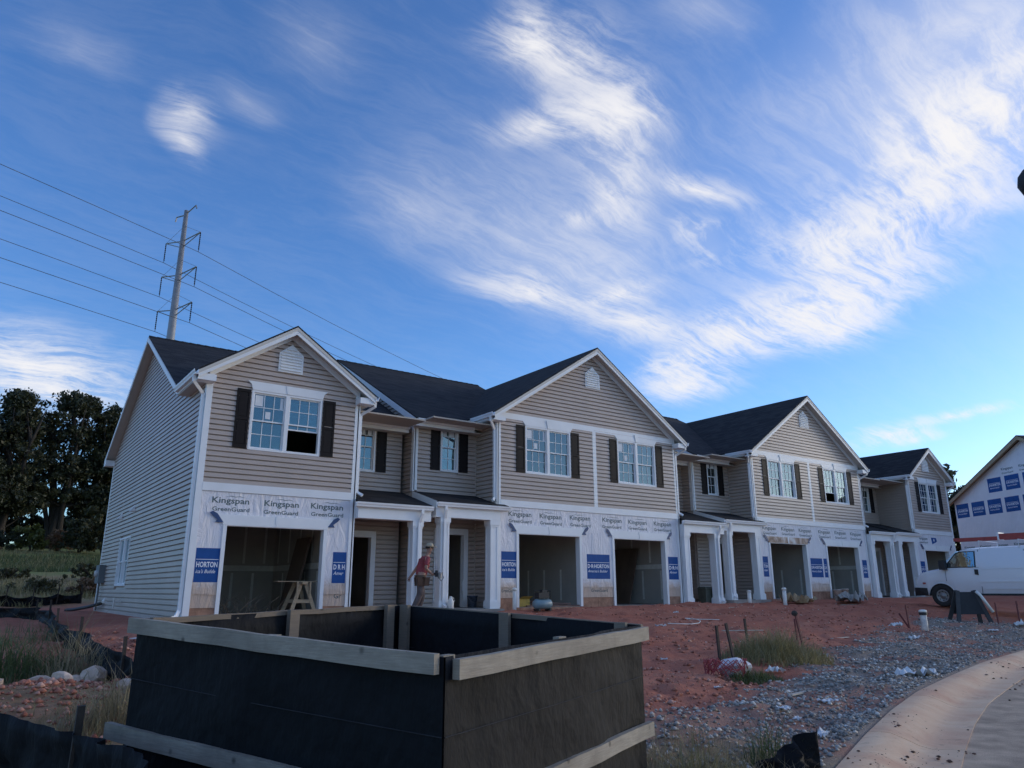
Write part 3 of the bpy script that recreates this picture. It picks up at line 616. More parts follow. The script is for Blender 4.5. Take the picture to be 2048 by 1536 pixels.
    window(U, F0, wh[0], ZS, wh[1] - wh[0], WH, True, 3, 2, spec.get('open'), spec.get('stickers', STK if U.s > 0 else [(1 - a_[0], a_[1], 1 - a_[3], 1 - a_[2], a_[4], a_[5]) for a_ in STK]))
    for x in (wh[0] - .36, wh[1] + .03): shutter(U, F0, x, ZS + .02, .33, WH - .03)
    # frieze along the rake, gable vent
    fl = [(1, GW)] if U.wide else [(1, GW), (-1, 0)]
    for sg, e in fl:
        mb = MB(); A = (e, under(e)); B = (c, under(c)); fpoly(mb, F0, [(A[0], A[1] - .17), (B[0], B[1] - .17), (B[0], B[1]), (A[0], A[1])], .022, .045); U.b('rake_frieze', mb, 'white')
    vz = 6.02 if not U.wide else 7.08
    hwv = .32
    def vent(u0, u1, zt0, zt1):
        mb = MB(); fpoly(mb, F0, [(u0, vz), (u1, vz), (u1, zt1), (u0, zt0)] if U.wide else [(u0, vz), (u1, vz), (u1, vz + .5), ((u0 + u1) / 2, vz + .76), (u0, vz + .5)], .02, .05)
        return U.b('gable_vent', mb, 'white')
    if not U.wide:
        V = vent(c - hwv, c + hwv, 0, 0); c0 = c; r0 = -hwv + .05
    elif spec.get('vent'):
        mb = MB(); fpoly(mb, F0, [(-hwv, vz), (hwv, vz), (hwv, vz + .5), (0, vz + .76), (-hwv, vz + .5)], .02, .05); V = U.b('gable_vent', mb, 'white'); c0 = 0
    if not U.wide or spec.get('vent'):
        for i in range(8):
            z = vz + .05 + i * .078; ww = hwv - .05 if z < vz + .46 else max(.03, (vz + .70 - z) * hwv / .27)
            mb = MB(); mb.hexa([F0(c0 - ww, z, .085), F0(c0 + ww, z, .085), F0(c0 + ww, z, .05), F0(c0 - ww, z, .05)], [F0(c0 - ww, z + .012, .085), F0(c0 + ww, z + .012, .085), F0(c0 + ww, z + .05, .05), F0(c0 - ww, z + .05, .05)]); U.b('louvre', mb, 'white', V)
    # bay inner side wall (faces the entry) and outer end wall
    FS = sideR(GW)
    mb = MB(); wallrect(mb, FS, .05, yr + .12, 0.0, 5.7, [], -.12, -.031); sw_ = U.b('bay_side_wall', mb, 'siding')
    lap(U, sw_, FS, 2.95, 5.6, lambda v: (.09, yr - .03), (), single and U.s < 0)
    lap(U, sw_, FS, .02, 2.7, lambda v: (.09, yr - .03), (), single and U.s < 0)
    mb = MB(); fbox(mb, FS, -.034, .075, .02, 5.6, -.03, .034); U.b('corner_board', mb, 'white')
    prof_main = lambda y: 5.41 + .533 * (y - yf) if y < yrd else zrd - .533 * (y - yrd)
    if U.end:
        FE = side0(); hole = [(spec['sidewin'], spec['sidewin'] + 1.85, .78, .78 + WH)] if 'sidewin' in spec else []
        zlow = 5.64
        mb = MB(); wallrect(mb, FE, 0.0, DEP, -.3, 5.3, hole, -.12, -.031)
        fpoly(mb, FE, [(0, 5.3), (DEP, 5.3), (DEP, prof_main(DEP) - .14), (yrd, zrd - .14), (1.8, prof_main(1.8) - .14), (0, 5.62)], -.12, -.031)
        ew = U.b('end_wall', mb, 'siding')
        def espan(v):
            a, e = .11, DEP - .10
            if v > 5.3:
                a = max(a, yf + (v + .14 - 5.41) / .533) if v > 5.58 else a
                e = min(e, yrd + (zrd - .14 - v) / .533)
            return (a, e) if e - a > .05 else None
        lap(U, ew, FE, -.06, zrd - .14, espan, [(h[0] - .01, h[1] + .01, h[2] - .02, h[3] + .02) for h in hole], single)
        mb = MB(); fbox(mb, FE, -.0341, .11, -.05, 5.6, -.03, .034); U.b('corner_board', mb, 'white')
        mb = MB(); fbox(mb, FE, DEP - .1, DEP + .03, -.05, 5.3, -.03, .034); U.b('corner_board', mb, 'white')
        if hole: window(U, FE, hole[0][0], .78, 1.85, WH, True, 2, 1, None, ())
    # rear wall and party wall
    mb = MB(); mb.box(0, UW, DEP - .12, DEP, 0, 5.4)
    U.b('rear_wall', mb, 'siding')
    mb = MB()
    if not U.end: mb.box(.01, .11, .12, DEP - .12, 0, 5.32)
    mb.box(UW - .06, UW - .01, yr + .13, DEP - .12, 0, 5.32); U.b('party_wall', mb, 'drywall')
    # garage interior
    gr_ = MB(); gr_.box(.125, GW - .125, 5.2, 5.3, 0.003, 2.615); gr_.box(GW - .225, GW - .125, .165, 5.195, 0.003, 2.615); gr_.box(.125, .175, .165, 5.195, 0.003, 2.615)
    G_ = U.b('garage_drywall', gr_, 'drywall')
    for wall_ in range(3):
        for i in range(5):
            mb = MB()
            if wall_ == 0: x = .55 + i * .62; mb.box(x, x + .07, 5.192, 5.199, .15, 1.14); mb.box(x + .31, x + .38, 5.193, 5.1995, 1.42, 2.5)
            elif wall_ == 1: y = .7 + i * .9; mb.box(GW - .232, GW - .2255, y, y + .08, .15, 1.14); mb.box(GW - .231, GW - .2255, y + .5, y + .58, 1.42, 2.5)
            else: y = .7 + i * .9; mb.box(.1755, .182, y, y + .08, .15, 1.14)
            U.b('joint_tape', mb, 'tape', G_)
    mb = MB(); mb.box(.18, GW - .235, 5.19, 5.1985, 1.2, 1.36); mb.box(GW - .2345, GW - .226, .2, 5.18, 1.2, 1.36); U.b('joint_tape', mb, 'tape', G_)
    # recess wall: upper window, lower door
    rw = (4.6, 5.22, ZS, ZS + WH); dr = (4.33, 5.23, -.01, 2.1)
    mb = MB(); wallrect(mb, FR, GW, UW, 0, 5.4, [rw, dr], -.12, -.031); R_ = U.b('recess_wall', mb, 'siding')
    pz = 2.87 + .30 * (yr + .25)
    lap(U, R_, FR, pz - .02, 5.3, lambda v: (GW + .03, UW - (.11 if spec.get('fore') else .03)), [(rw[0] - .005, rw[1] + .005, rw[2], rw[3] + .01)], single)
    lap(U, R_, FR, .02, 2.68, lambda v: (GW + .03, UW - .03), [(dr[0] - .14, dr[1] + .14, -1, dr[3] + .17)], single)
    mb = MB(); fbox(mb, FR, GW + .03, UW - .03, 5.2, 5.34, .022, .04); U.b('frieze_board', mb, 'white')
    mb = MB(); fbox(mb, FR, GW + .005, GW + .035, .02, 5.2, .0, .03); U.b('inside_corner_post', mb, 'soffit')
    window(U, FR, rw[0], ZS, rw[1] - rw[0], WH, False, 2, 2, spec.get('ropen'), [(0, 1, .05, .45, .5, .97), (0, 1, .65, .95, .5, .97)])
    for x in (rw[0] - .35, rw[1] + .03):
        shutter(U, FR, x, ZS + .02, .32, WH - .03)
    mb = MB(); w_ = .13; fbox(mb, FR, dr[0] - w_, dr[0] + .015, 0, dr[3] + w_ + .03, -.14, .045); fbox(mb, FR, dr[1] - .015, dr[1] + w_, 0, dr[3] + w_ + .03, -.14, .045); fbox(mb, FR, dr[0] + .015, dr[1] - .015, dr[3] - .015, dr[3] + w_ + .03, -.139, .044); U.b('door_trim', mb, 'white')
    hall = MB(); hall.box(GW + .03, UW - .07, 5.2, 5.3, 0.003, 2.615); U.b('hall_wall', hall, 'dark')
    if spec.get('fore'):      # this unit stands forward of and above its neighbour
        FP = sideR(UW); mb = MB(); fbox(mb, FP, yr, DEP, 0, 5.4, -.05, -.031)
        fpoly(mb, FP, [(yr, 5.4), (DEP, 5.4), (DEP, prof_main(DEP) - .14), (yrd, zrd - .14), (yr, prof_main(yr) - .14)], -.05, -.031); P_ = U.b('party_step_wall', mb, 'siding')
        lap(U, P_, FP, 2.9, 5.3, lambda v: (yr + .11, yr + .6), (), single)
        lap(U, P_, FP, .02, 2.7, lambda v: (yr + .03, yr + .6), (), single)
        lo_y = yf + .5; dz = .147
        def gspan(v):
            a = yf + (v + .14 - 5.41) / .533; e = lo_y + (v + dz - 5.41) / .533
            return (max(a, yr), min(e + .1, yrd)) if v > 5.3 else None
        lap(U, P_, FP, 5.3, zrd - .2, gspan, (), single)
        mb = MB(); fbox(mb, FR, UW - .11, UW, pz + .03, 5.36, -.03, .034); U.b('corner_board', mb, 'white')
        mb = MB(); fbox(mb, FP, yr - .034, yr + .11, pz, 5.36, -.03, .034); U.b('corner_board', mb, 'white')
    # ---------------- roofs
    a_, b_ = (-.3 if U.end else 0.0), UW + (.14 if spec.get('fore') else 0.0)
    rs, ss_ = MB(), MB()
    def both(p00, p10, p11, p01, inset=None):
        slab(rs, p00, p10, p11, p01, .045)
        q = [(p[0], p[1], p[2] - .047) for p in (p00, p10, p11, p01)]; slab(ss_, *q, .085)
    x0 = 0.0
    both((x0, yf, 5.41), (b_, yf, 5.41), (b_, yrd, zrd), (x0, yrd, zrd)); both((x0, 13.47, 5.41), (b_, 13.47, 5.41), (b_, yrd, zrd), (x0, yrd, zrd))
    if U.end:
        yv = 1.78; both((a_, yv, prof_main(yv)), (x0, yv, prof_main(yv)), (x0, yrd, zrd), (a_, yrd, zrd)); both((a_, 13.47, 5.41), (x0, 13.47, 5.41), (x0, yrd, zrd), (a_, yrd, zrd))
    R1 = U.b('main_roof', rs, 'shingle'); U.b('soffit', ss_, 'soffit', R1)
    mb = MB(); mb.box(x0, b_, yrd - .12, yrd - .01, zrd - .062, zrd - .01); 
    rc = MB()
    for k in range(int((b_ - a_) / .25)):
        xx = a_ + k * .25; dz2 = .012
        rc.add([(xx, yrd - .15, zrd - .08 + .018), (xx + .27, yrd - .15, zrd - .08 + .006), (xx + .27, yrd, zrd + .012), (xx, yrd, zrd + .026), (xx, yrd + .15, zrd - .08 + .018), (xx + .27, yrd + .15, zrd - .08 + .006)], [(0, 1, 2, 3), (3, 2, 5, 4)])
    U.b('ridge_cap', rc, 'shingle', R1)
    # cross gable
    rs, ss_ = MB(), MB(); y0 = -.355
    both((tip, y0, zt), (c, y0, za), (c, yb, za), (tip, yb, zt))
    if not U.wide:
        both((.02, y0, za - sl * (c - .02)), (c, y0, za), (c, yb, za), (.02, yb, za - sl * (c - .02)))
        tl = c - (tip - c); both((tl, y0, zt), (.02, y0, za - sl * (c - .02)), (.02, 1.76, za - sl * (c - .02)), (tl, 1.76, zt))
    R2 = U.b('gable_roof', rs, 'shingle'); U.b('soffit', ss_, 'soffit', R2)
    for sg in ((1,) if U.wide else (1, -1)):
        mb = MB(); t_x = c + sg * (tip - c)
        fpoly(mb, front(-.31), [(t_x, zt - .22), (c, za - .24), (c, za - .05), (t_x, zt - .05)], .0, .035); U.b('rake_board', mb, 'white', R2)
        wx = c + sg * (GW - c) if U.wide else (GW if sg > 0 else 0.0)
        mb = MB(); fpoly(mb, front(-.31), [(t_x, zt - .26), (wx - sg * .1, zt - .26), (wx - sg * .1, zt - .26 + .16), (t_x, zt - .1)], -.30, .0); U.b('eave_return', mb, 'white', R2)
        mb = MB(); ye = 1.76 if (sg < 0) else yf + .1; mb.box(min(t_x, t_x - sg * .02), max(t_x, t_x - sg * .02), -.34, ye, zt - .21, zt - .047); U.b('fascia', mb, 'white', R2)
        gutter(U, (t_x, -.36, zt - .045), (t_x, ye, zt - .045), (sg, 0, 0))
        mb = MB(); xa, xb = sorted((t_x - sg * .02, wx)); mb.box(xa, xb, -.30, ye, zt - .235, zt - .205); U.b('eave_soffit', mb, 'soffit', R2)
    if U.end:   # rake boards of the end gable
        for ya, yb2 in ((1.78, yrd), (13.47, yrd)):
            mb = MB(); za2 = prof_main(ya); fpoly(mb, side0(), [(ya, za2 - .2), (yrd, zrd - .2), (yrd, zrd - .045), (ya, za2 - .045)], .295, .325); U.b('rake_board', mb, 'white', R1)
        mb = MB(); mb.box(-.32, .02, 13.1, 13.5, 5.15, 5.36); U.b('eave_return', mb, 'white', R1)
    if spec.get('fore'):
        mb = MB(); fpoly(mb, sideR(UW), [(yf, 5.41 - .24), (yrd, zrd - .24), (yrd, zrd - .05), (yf, 5.41 - .05)], .14, .165); U.b('rake_board', mb, 'white', R1)
    mb = MB(); mb.box(tip, b_, yf - .0, yf + .02, 5.17, 5.36); U.b('fascia', mb, 'white', R1)
    mb = MB(); mb.box(GW + .04, b_, yf + .02, yr - .03, 5.17, 5.2); U.b('eave_soffit', mb, 'soffit', R1)
    gutter(U, (tip + .05, yf, 5.38), (b_, yf, 5.38), (0, -1, 0))
    mb = MB(); mb.box(tip + .18, tip + .42, yf - .02, yf + .1, 5.40, 5.50); U.b('splash_guard', mb, 'white', R1)
    # ---------------- porch
    py0 = -.27; pz0 = 2.87; ps = (pz - pz0) / (yr - py0)
    pr = MB(); slab(pr, (GW + .03, py0, pz0), (UW, py0, pz0), (UW, yr, pz), (GW + .03, yr, pz), .05)
    if spec.get('fore'): slab(pr, (GW - .24, py0, pz0), (GW + .03, py0, pz0), (GW + .03, -.05, pz0 + ps * (-.05 - py0)), (GW - .24, -.05, pz0 + ps * (-.05 - py0)), .05)
    PR = U.b('porch_roof', pr, 'shingle')
    xg = GW - .26 if spec.get('fore') else GW - .06
    gutter(U, (xg, py0 + .01, pz0 - .03), (UW, py0 + .01, pz0 - .03), (0, -1, 0))
    mb = MB(); mb.box(GW + .04, UW - .01, -.22, .1, 2.44, 2.72); mb.box(xg + .02, UW - .01, py0 + .012, -.2, 2.70, 2.83); U.b('porch_beam', mb, 'white')
    mb = MB(); mb.box(GW + .04, UW - .01, .1, yr - .025, 2.68, 2.715); U.b('porch_ceiling', mb, 'soffit')
    if spec.get('fore'):
        mb = MB(); fpoly(mb, sideR(UW), [(py0, pz0 - .2), (yr + .02, pz - .2), (yr + .02, pz), (py0, pz0)], -.03, .012); U.b('porch_rake', mb, 'white', PR)
        mb = MB(); mb.box(UW - .16, UW - .01, .1, yr - .03, 2.44, 2.68); U.b('porch_beam', mb, 'white')
    mb = MB(); mb.box(GW + .02, UW - .02, -.42, yr - .02, -.55, -.02); U.b('porch_slab', mb, 'slab')
    for x in spec['cols']: column(U, x, -.05, -.02, 2.44)
    # downspouts
    if U.end: downspout(U, [(tip * 0 - .375 + .0, -.2, zt - .15), (-.375, -.2, zt - .3), (-.09, .035, zt - .52), (-.085, .035, .22), (-.16, -.06, .08), (-.34, -.22, .03)])
    downspout(U, [(tip + .055, -.2, zt - .15), (tip + .055, -.2, zt - .28), (GW + .085, .03, zt - .5), (GW + .08, .03, 3.12), (GW + .2, -.07, 3.03)])
    if spec.get('pds', True):
        x = spec['cols'][0]; downspout(U, [(x + .06, -.32, 2.74), (x + .06, -.32, 2.64), (x + .03, -.215, 2.40), (x + .03, -.215, .12), (x + .03, -.34, .05)])
mt_, nt_, b_s, o_s = newmat('mud_smeared_header'); g_ = nt_.nodes.new('ShaderNodeNewGeometry'); n_ = noise(g_.outputs['Position'], 1.6, 6, 0.7, 1.0, tree=nt_)
nt_.links.new(ramp(nt_, n_.outputs[0], [(0.35, (0.76, 0.73, 0.70)), (0.5, (0.55, 0.40, 0.30)), (0.62, (0.32, 0.20, 0.14))]), b_s.inputs['Base Color']); b_s.inputs['Roughness'].default_value = .7; MT['stained_header'] = mt_
AB = "America's Builder"
UN = [
 (Unit(0.0, 1, 0.0, 1.65, False, True, 'end townhouse nearest the camera, with sided end wall and open sawhorse garage', True),
  dict(texts=[.37, 1.57, 2.77], logos=[(.13, .66, .82, 'HORTON', "ica's Builde"), (3.42, 3.78, .81, 'D R H', 'Amer')], low=[(3.5, .44, 'Gr', .2, .12)], open=(1, .55), sidewin=7.59, cols=[5.72])),
 (Unit(12.36, -1, .147, 1.15, True, False, 'second townhouse, left half of first wide gable, door behind the worker', True),
  dict(texts=[2.65, 1.45, .26], logos=[(3.2, 3.76, .82, 'HORTON', "ica's Builde")], low=[(3.25, .42, 'GreenGuard', .5, .1)], fore=True, vent=True, cols=[5.78, 4.12])),
 (Unit(12.36, 1, .147, 1.65, True, False, 'third townhouse, right half of first wide gable, door slab leaning in garage', True),
  dict(texts=[.26, 1.45, 2.65], logos=[(-.45, .53, .82, 'D·R·HORTON', AB), (3.27, 3.76, .82, 'D·R·H', 'Amer')], low=[(-.3, .42, 'GreenGuard', .7, .1)], cols=[5.72, 4.1])),
 (Unit(24.585, -1, .284, 1.15, True, False, 'fourth townhouse, left half of second wide gable, mud-smeared garage header', False),
  dict(texts=[2.65, 1.45, .26], logos=[(3.35, 3.68, .82, 'TON', 'ilder')], fore=True, vent=True, stain=True, stickers=[], cols=[5.78, 4.12])),
 (Unit(24.585, 1, .284, 1.65, True, False, 'fifth townhouse, right half of second wide gable, two buckets at its garage', False),
  dict(texts=[.26, 1.45, 2.65], logos=[(-.53, .3, .82, 'D·R·HORTON', AB), (.4, .64, .82, 'D R', 'Am'), (3.35, 3.72, .82, 'D R H', 'Am')], stickers=[], open=(0, .38), cols=[5.72, 4.1])),
 (Unit(36.78, -1, .33, 1.65, False, True, 'far end townhouse with narrow gable, half hidden by the white van', False),
  dict(texts=[2.7], logos=[(3.3, 3.72, .82, 'D R H', 'Am')], stickers=[], cols=[5.72, 4.3], pds=False)),
]
for U, sp in UN: build_unit(U, sp)
# flag print on the far unit's wrap
UF = UN[5][0]; mb = MB(); fpoly(mb, front(0), [(2.35, 2.74), (1.85, 2.74), (1.78, 2.58), (1.9, 2.52), (2.3, 2.42)], .0116, .0124); fl_ = UF.b('printed_flag', mb, 'blue')
mb = MB(); st = [(2.08 + (.09 if k % 2 == 0 else .038) * math.sin(k * math.pi / 5), 2.62 + (.09 if k % 2 == 0 else .038) * math.cos(k * math.pi / 5)) for k in range(10)]; fpoly(mb, front(0), st, .0125, .0132); UF.b('printed_star', mb, 'inkwhite', fl_)
# ------------------------------------------------------------------ second building, wrapped only
MT['rawwood'] = mat('raw_lumber', (0.36, 0.265, 0.165), 0.75, 0.2, 4, 0.15, 30, stretch=(1, 1, 5))
MT['osb'] = mat('osb_sheathing', (0.36, 0.25, 0.14), 0.8, 0.3, 12)
ang = math.radians(29); B2 = thing('unfinished_house', 'unfinished house in white wrap with rows of blue printed panels behind van', 'house', (44.98, 3.28, 0.35), math.atan2(-math.cos(ang), -math.sin(ang)))
# local x runs along the gable wall, local y>0 is ... behind the wall is -y*? (x -> (-.485,-.875); y -> (.875,-.485))
def b2(name, mb, m, parent=None): return part(name, mb, MT[m], parent or B2)
W2, E2, A2z = 12.2, 5.45, 8.35
mb = MB(); mb.prism([(0, 0, -.6), (W2, 0, -.6), (W2, 0, E2), (W2 / 2, 0, A2z - .12), (0, 0, E2)], [(0, 16, -.6), (W2, 16, -.6), (W2, 16, E2), (W2 / 2, 16, A2z - .12), (0, 16, E2)])
ms = mb.mesh('wrapped_wall', MT['wrap']); bm = bmesh.new(); bm.from_mesh(ms); bmesh.ops.recalc_face_normals(bm, faces=bm.faces); bm.to_mesh(ms); bm.free(); w2 = part('wrapped_wall', ms, None, B2)
for sg in (1, -1):
    mb = MB(); c2 = W2 / 2; ex = c2 - sg * (c2 + .35); ez = E2 - .35 * (A2z - E2) / c2 + .05
    slab(mb, (ex, -.35, ez), (c2, -.35, A2z + .05), (c2, 16.3, A2z + .05), (ex, 16.3, ez), .05); b2('roof', mb, 'shingle')
    mb = MB(); fpoly(mb, lambda u, v, n: (u, -.32 - n, v), [(ex, ez - .24), (c2, A2z - .20), (c2, A2z + .0), (ex, ez - .05)], 0, .03); b2('rake_board', mb, 'rawwood')
    mb = MB(); fpoly(mb, lambda u, v, n: (u, -.32 - n, v), [(ex, ez - .11), (c2, A2z - .06), (c2, A2z - .045), (ex, ez - .09)], -.3, 0); b2('soffit_board', mb, 'rawwood')
def facebox(u0, u1, v0, v1, n0, n1): m_ = MB(); m_.box(u0, u1, -n1, -n0, v0, v1); return m_
for r_, (v0, hh) in enumerate(((4.42, .82), (5.62, .80))):
    for k in range(9):
        u0 = .12 + k * 1.32 + (0 if r_ == 0 else .25); zc_ = E2 + (A2z - E2) * min(1, (u0 if u0 < W2 / 2 else W2 - u0 - 1) / (W2 / 2))
        if v0 + hh > zc_ - .25 or u0 + 1.05 > W2: continue
        p_ = b2('printed_panel', facebox(u0, u0 + 1.05, v0, v0 + hh, .002, .004), 'blue', w2)
        b2('printed_rule', facebox(u0 + .1, u0 + .95, v0 + .50, v0 + .515, .0045, .006), 'inkwhite', w2)
        link('printed_lettering', text_mesh('D·R·HORTON', .85, .14, MT['inkwhite'], 0, .03), w2, (u0 + .1, -.0065, v0 + .33)); link('printed_lettering', text_mesh(AB, .75, .09, MT['inkwhite'], .35, .008), w2, (u0 + .12, -.0065, v0 + .19))
for row_v in (2.55, 6.7):
    for k in range(9):
        u0 = .3 + k * 1.3
        if row_v > 6 and not 3.4 < u0 < W2 - 4.5: continue
        link('printed_lettering', text_mesh('Kingspan', .86, .185, MT['ink'], 0, .018), w2, (u0, -.004, row_v)); link('printed_lettering', text_mesh('GreenGuard', .86, .10, MT['ink'], 0, .018), w2, (u0, -.004, row_v - .17))
# ------------------------------------------------------------------ trees
def leaf_mat(name, c1, c2):
    mt, nt, b, out = newmat(name); g = nt.nodes.new('ShaderNodeNewGeometry'); oi = nt.nodes.new('ShaderNodeAttribute'); oi.attribute_name = 'shade'
    L(ramp(nt, oi.outputs['Fac'], [(0.0, c1), (1.0, c2)]), b.inputs['Base Color'], nt); b.inputs['Roughness'].default_value = .55
    tr = nt.nodes.new('ShaderNodeBsdfTranslucent'); L(ramp(nt, oi.outputs['Fac'], [(0.0, c2), (1.0, tuple(min(1, x * 1.6) for x in c2))]), tr.inputs[0], nt)
    mx = nt.nodes.new('ShaderNodeMixShader'); mx.inputs[0].default_value = .25; L(b.outputs[0], mx.inputs[1], nt); L(tr.outputs[0], mx.inputs[2], nt); L(mx.outputs[0], out.inputs[0], nt); return mt
MT['leaf_dark'] = leaf_mat('dark_evergreen_leaf', (0.014, 0.019, 0.009), (0.055, 0.062, 0.026))
MT['leaf_olive'] = leaf_mat('olive_leaf', (0.03, 0.035, 0.012), (0.09, 0.08, 0.03))
MT['leaf_yellow'] = leaf_mat('yellow_green_leaf', (0.05, 0.06, 0.012), (0.14, 0.14, 0.03))
MT['leaf_rust'] = leaf_mat('rusty_leaf', (0.08, 0.05, 0.025), (0.22, 0.13, 0.07))
MT['bark'] = mat('dark_bark', (0.035, 0.028, 0.022), 0.95, 0.3, 9, 0.6, 30)
def leaf_cloud(name, centers, radii, per, size, material, parent, flat=0.75):
    n = len(centers) * per; C0 = np.repeat(np.array(centers, float), per, 0); R0 = np.repeat(np.array(radii, float), per)
    d = rng.normal(size=(n, 3)); d /= np.linalg.norm(d, axis=1)[:, None]; rad = R0 * rng.random(n)**0.45
    p = C0 + d * rad[:, None] * np.array([1, 1, flat])
    a = rng.normal(size=(n, 3)); a /= np.linalg.norm(a, axis=1)[:, None]; bb = np.cross(a, rng.normal(size=(n, 3))); bb /= np.linalg.norm(bb, axis=1)[:, None] + 1e-9
    s = size * (0.6 + 0.8 * rng.random(n))[:, None]
    v = np.stack([p - a * s, p + bb * s * 0.55, p + a * s, p - bb * s * 0.55], 1).reshape(-1, 3)
    me = bpy.data.meshes.new(name); me.vertices.add(4 * n); me.vertices.foreach_set('co', v.ravel()); me.loops.add(4 * n); me.loops.foreach_set('vertex_index', np.arange(4 * n)); me.polygons.add(n)
    me.polygons.foreach_set('loop_start', np.arange(0, 4 * n, 4)); me.polygons.foreach_set('loop_total', np.full(n, 4)); me.update()
    sh = np.repeat(np.clip(np.repeat(rng.random(len(centers)), per) * .5 + rng.random(n) * .5, 0, 1), 4); at_ = me.attributes.new('shade', 'FLOAT', 'POINT'); at_.data.foreach_set('value', sh.astype(np.float32))
    me.materials.append(material); return link(name, me, parent)
def tree(label, loc, h, stems, crown, nclump, per, size, leaf, group, gap=0.0, name='evergreen_tree', cat='tree'):
    """crown: list of (dx,dy,z,rx,rz) ellipsoids"""
    t = thing(name, label, cat, loc, group=group); mb = MB(); tops = []
    for k in range(stems):
        a = random.uniform(0, 6.28); lean = random.uniform(.05, .22) * h * (stems > 1); bx0 = random.uniform(-.3, .3) * (stems > 1)
        pts = [(bx0, random.uniform(-.2, .2), -.6)] + [(bx0 + math.cos(a) * lean * f**1.3 + random.uniform(-.1, .1), math.sin(a) * lean * f**1.3, h * .85 * f) for f in (.12, .3, .5, .75, 1)]
        r0 = .022 * h * random.uniform(.7, 1.1); mb.tube(pts, 1.0, 7, scale=[r0 * s_ for s_ in (1.25, 1, .8, .6, .35, .1)]); tops.append((pts, r0))
    cs, rs_ = [], []
    for i in range(nclump):
        dx, dy, z, rx, rz = random.choice(crown); d = Vector((random.gauss(0, 1), random.gauss(0, 1), random.gauss(0, 1))).normalized() * random.random()**.4
        cs.append((dx + d.x * rx, dy + d.y * rx, z + d.z * rz)); rs_.append(random.uniform(.45, 1.0) * size * 4.4 * (2.0 if i % 4 == 0 else 1))
    trunk = part('trunk', mb, MT['bark'], t, smooth=True)
    for i in range(0, nclump, max(3, nclump // 60)):     # limbs out to the clumps
        c = Vector(cs[i]); pts, r0 = random.choice(tops); k = min(range(1, 5), key=lambda q: abs(pts[q][2] - c.z * .72)); p = Vector(pts[k]); md = (p + c) / 2 + Vector((0, 0, -.05 * (c - p).length))
        bl = MB(); bl.tube([p, md, c], 1.0, 5, scale=[r0 * .34, r0 * .2, r0 * .06]); part('limb', bl, MT['bark'], t)
    leaf_cloud('crown', cs, rs_, per, size, MT[leaf], t)
    return t
TG = 'dark evergreens on the bank'
tree('tallest dark evergreen with several trunks, left of the end wall', (1.3, 49, 3.6), 12.6, 7, [(-.2, 0, 9.8, 2.6, 2.2), (1.9, 0, 9.0, 2.3, 2.6), (-1.6, 0, 8.0, 2.2, 2.2), (.4, 0, 11.3, 1.5, 1.0), (2.8, 0, 6.6, 1.9, 1.4), (-.6, 0, 6.0, 2.8, 1.2), (3.2, 0, 4.4, 1.5, .8), (-2.2, 0, 4.2, 1.6, .8), (.6, 0, 4.0, 2.2, .5)], 560, 62, .125, 'leaf_dark', TG)
tree('narrow dark evergreen between the tallest one and the picture edge', (-2.3, 47, 3.5), 11.8, 4, [(0, 0, 10.4, .9, 1.2), (0, 0, 8.8, 1.5, 1.8), (-.2, 0, 6.6, 2.1, 2.0), (0, 0, 4.6, 2.3, 1.2), (.6, 0, 3.2, 2.0, .7)], 460, 60, .125, 'leaf_dark', TG)
tree('dark evergreen cut off by the left picture edge', (-5.2, 45, 3.3), 10.4, 4, [(0, 0, 8.0, 1.7, 2.0), (.3, 0, 5.4, 2.4, 1.8), (.5, 0, 3.4, 2.2, .9)], 380, 60, .125, 'leaf_dark', TG)
tree('dark evergreen whose crown is partly behind the end wall', (4.8, 50, 3.6), 12.0, 4, [(0, 0, 9.2, 2.0, 2.6), (-.4, 0, 6.0, 2.4, 1.8), (-.6, 0, 3.8, 2.2, 1.0)], 420, 60, .125, 'leaf_dark', TG)
def shrub(label, loc, h, r_, n, per, size, leaf, group='shrubs under the evergreens'):
    t = thing('shrub', label, 'shrub', loc, group=group); mb = MB()
    for k in range(7): a = random.uniform(0, 6.28); mb.tube([(0, 0, -.2), (math.cos(a) * r_ * .3, math.sin(a) * r_ * .3, h * .45), (math.cos(a) * r_ * .7, math.sin(a) * r_ * .7, h * .85)], 1, 5, scale=[.05, .035, .01])
    part('stem', mb, MT['bark'], t)
    cs = [(random.gauss(0, .42) * r_, random.gauss(0, .42) * r_, h * random.uniform(.15, .92)) for _ in range(n)]; leaf_cloud('foliage', cs, [size * random.uniform(2, 3.4)] * n, per, size, MT[leaf], t); return t
def hz(x, y): return gz(x, y) - .05
shrub('yellow green shrub left of the rusty one', (-.35, 43, hz(-.35, 43)), 1.9, 1.0, 34, 36, .12, 'leaf_yellow')
shrub('low rusty pink shrub beside the yellow green one', (1.3, 43.5, hz(1.3, 43.5)), 1.5, .9, 28, 34, .12, 'leaf_rust')
shrub('tall olive brown shrub touching the end wall in view', (3.6, 40, hz(3.6, 40)), 3.4, 1.4, 70, 44, .13, 'leaf_olive')
shrub('dark olive shrub between the rusty shrub and tall olive one', (2.4, 42, hz(2.4, 42)), 2.3, 1.1, 50, 40, .13, 'leaf_dark')
shrub('olive shrub at the left picture edge under evergreens', (-4.6, 42, hz(-4.6, 42)), 1.7, 1.4, 44, 40, .13, 'leaf_olive')
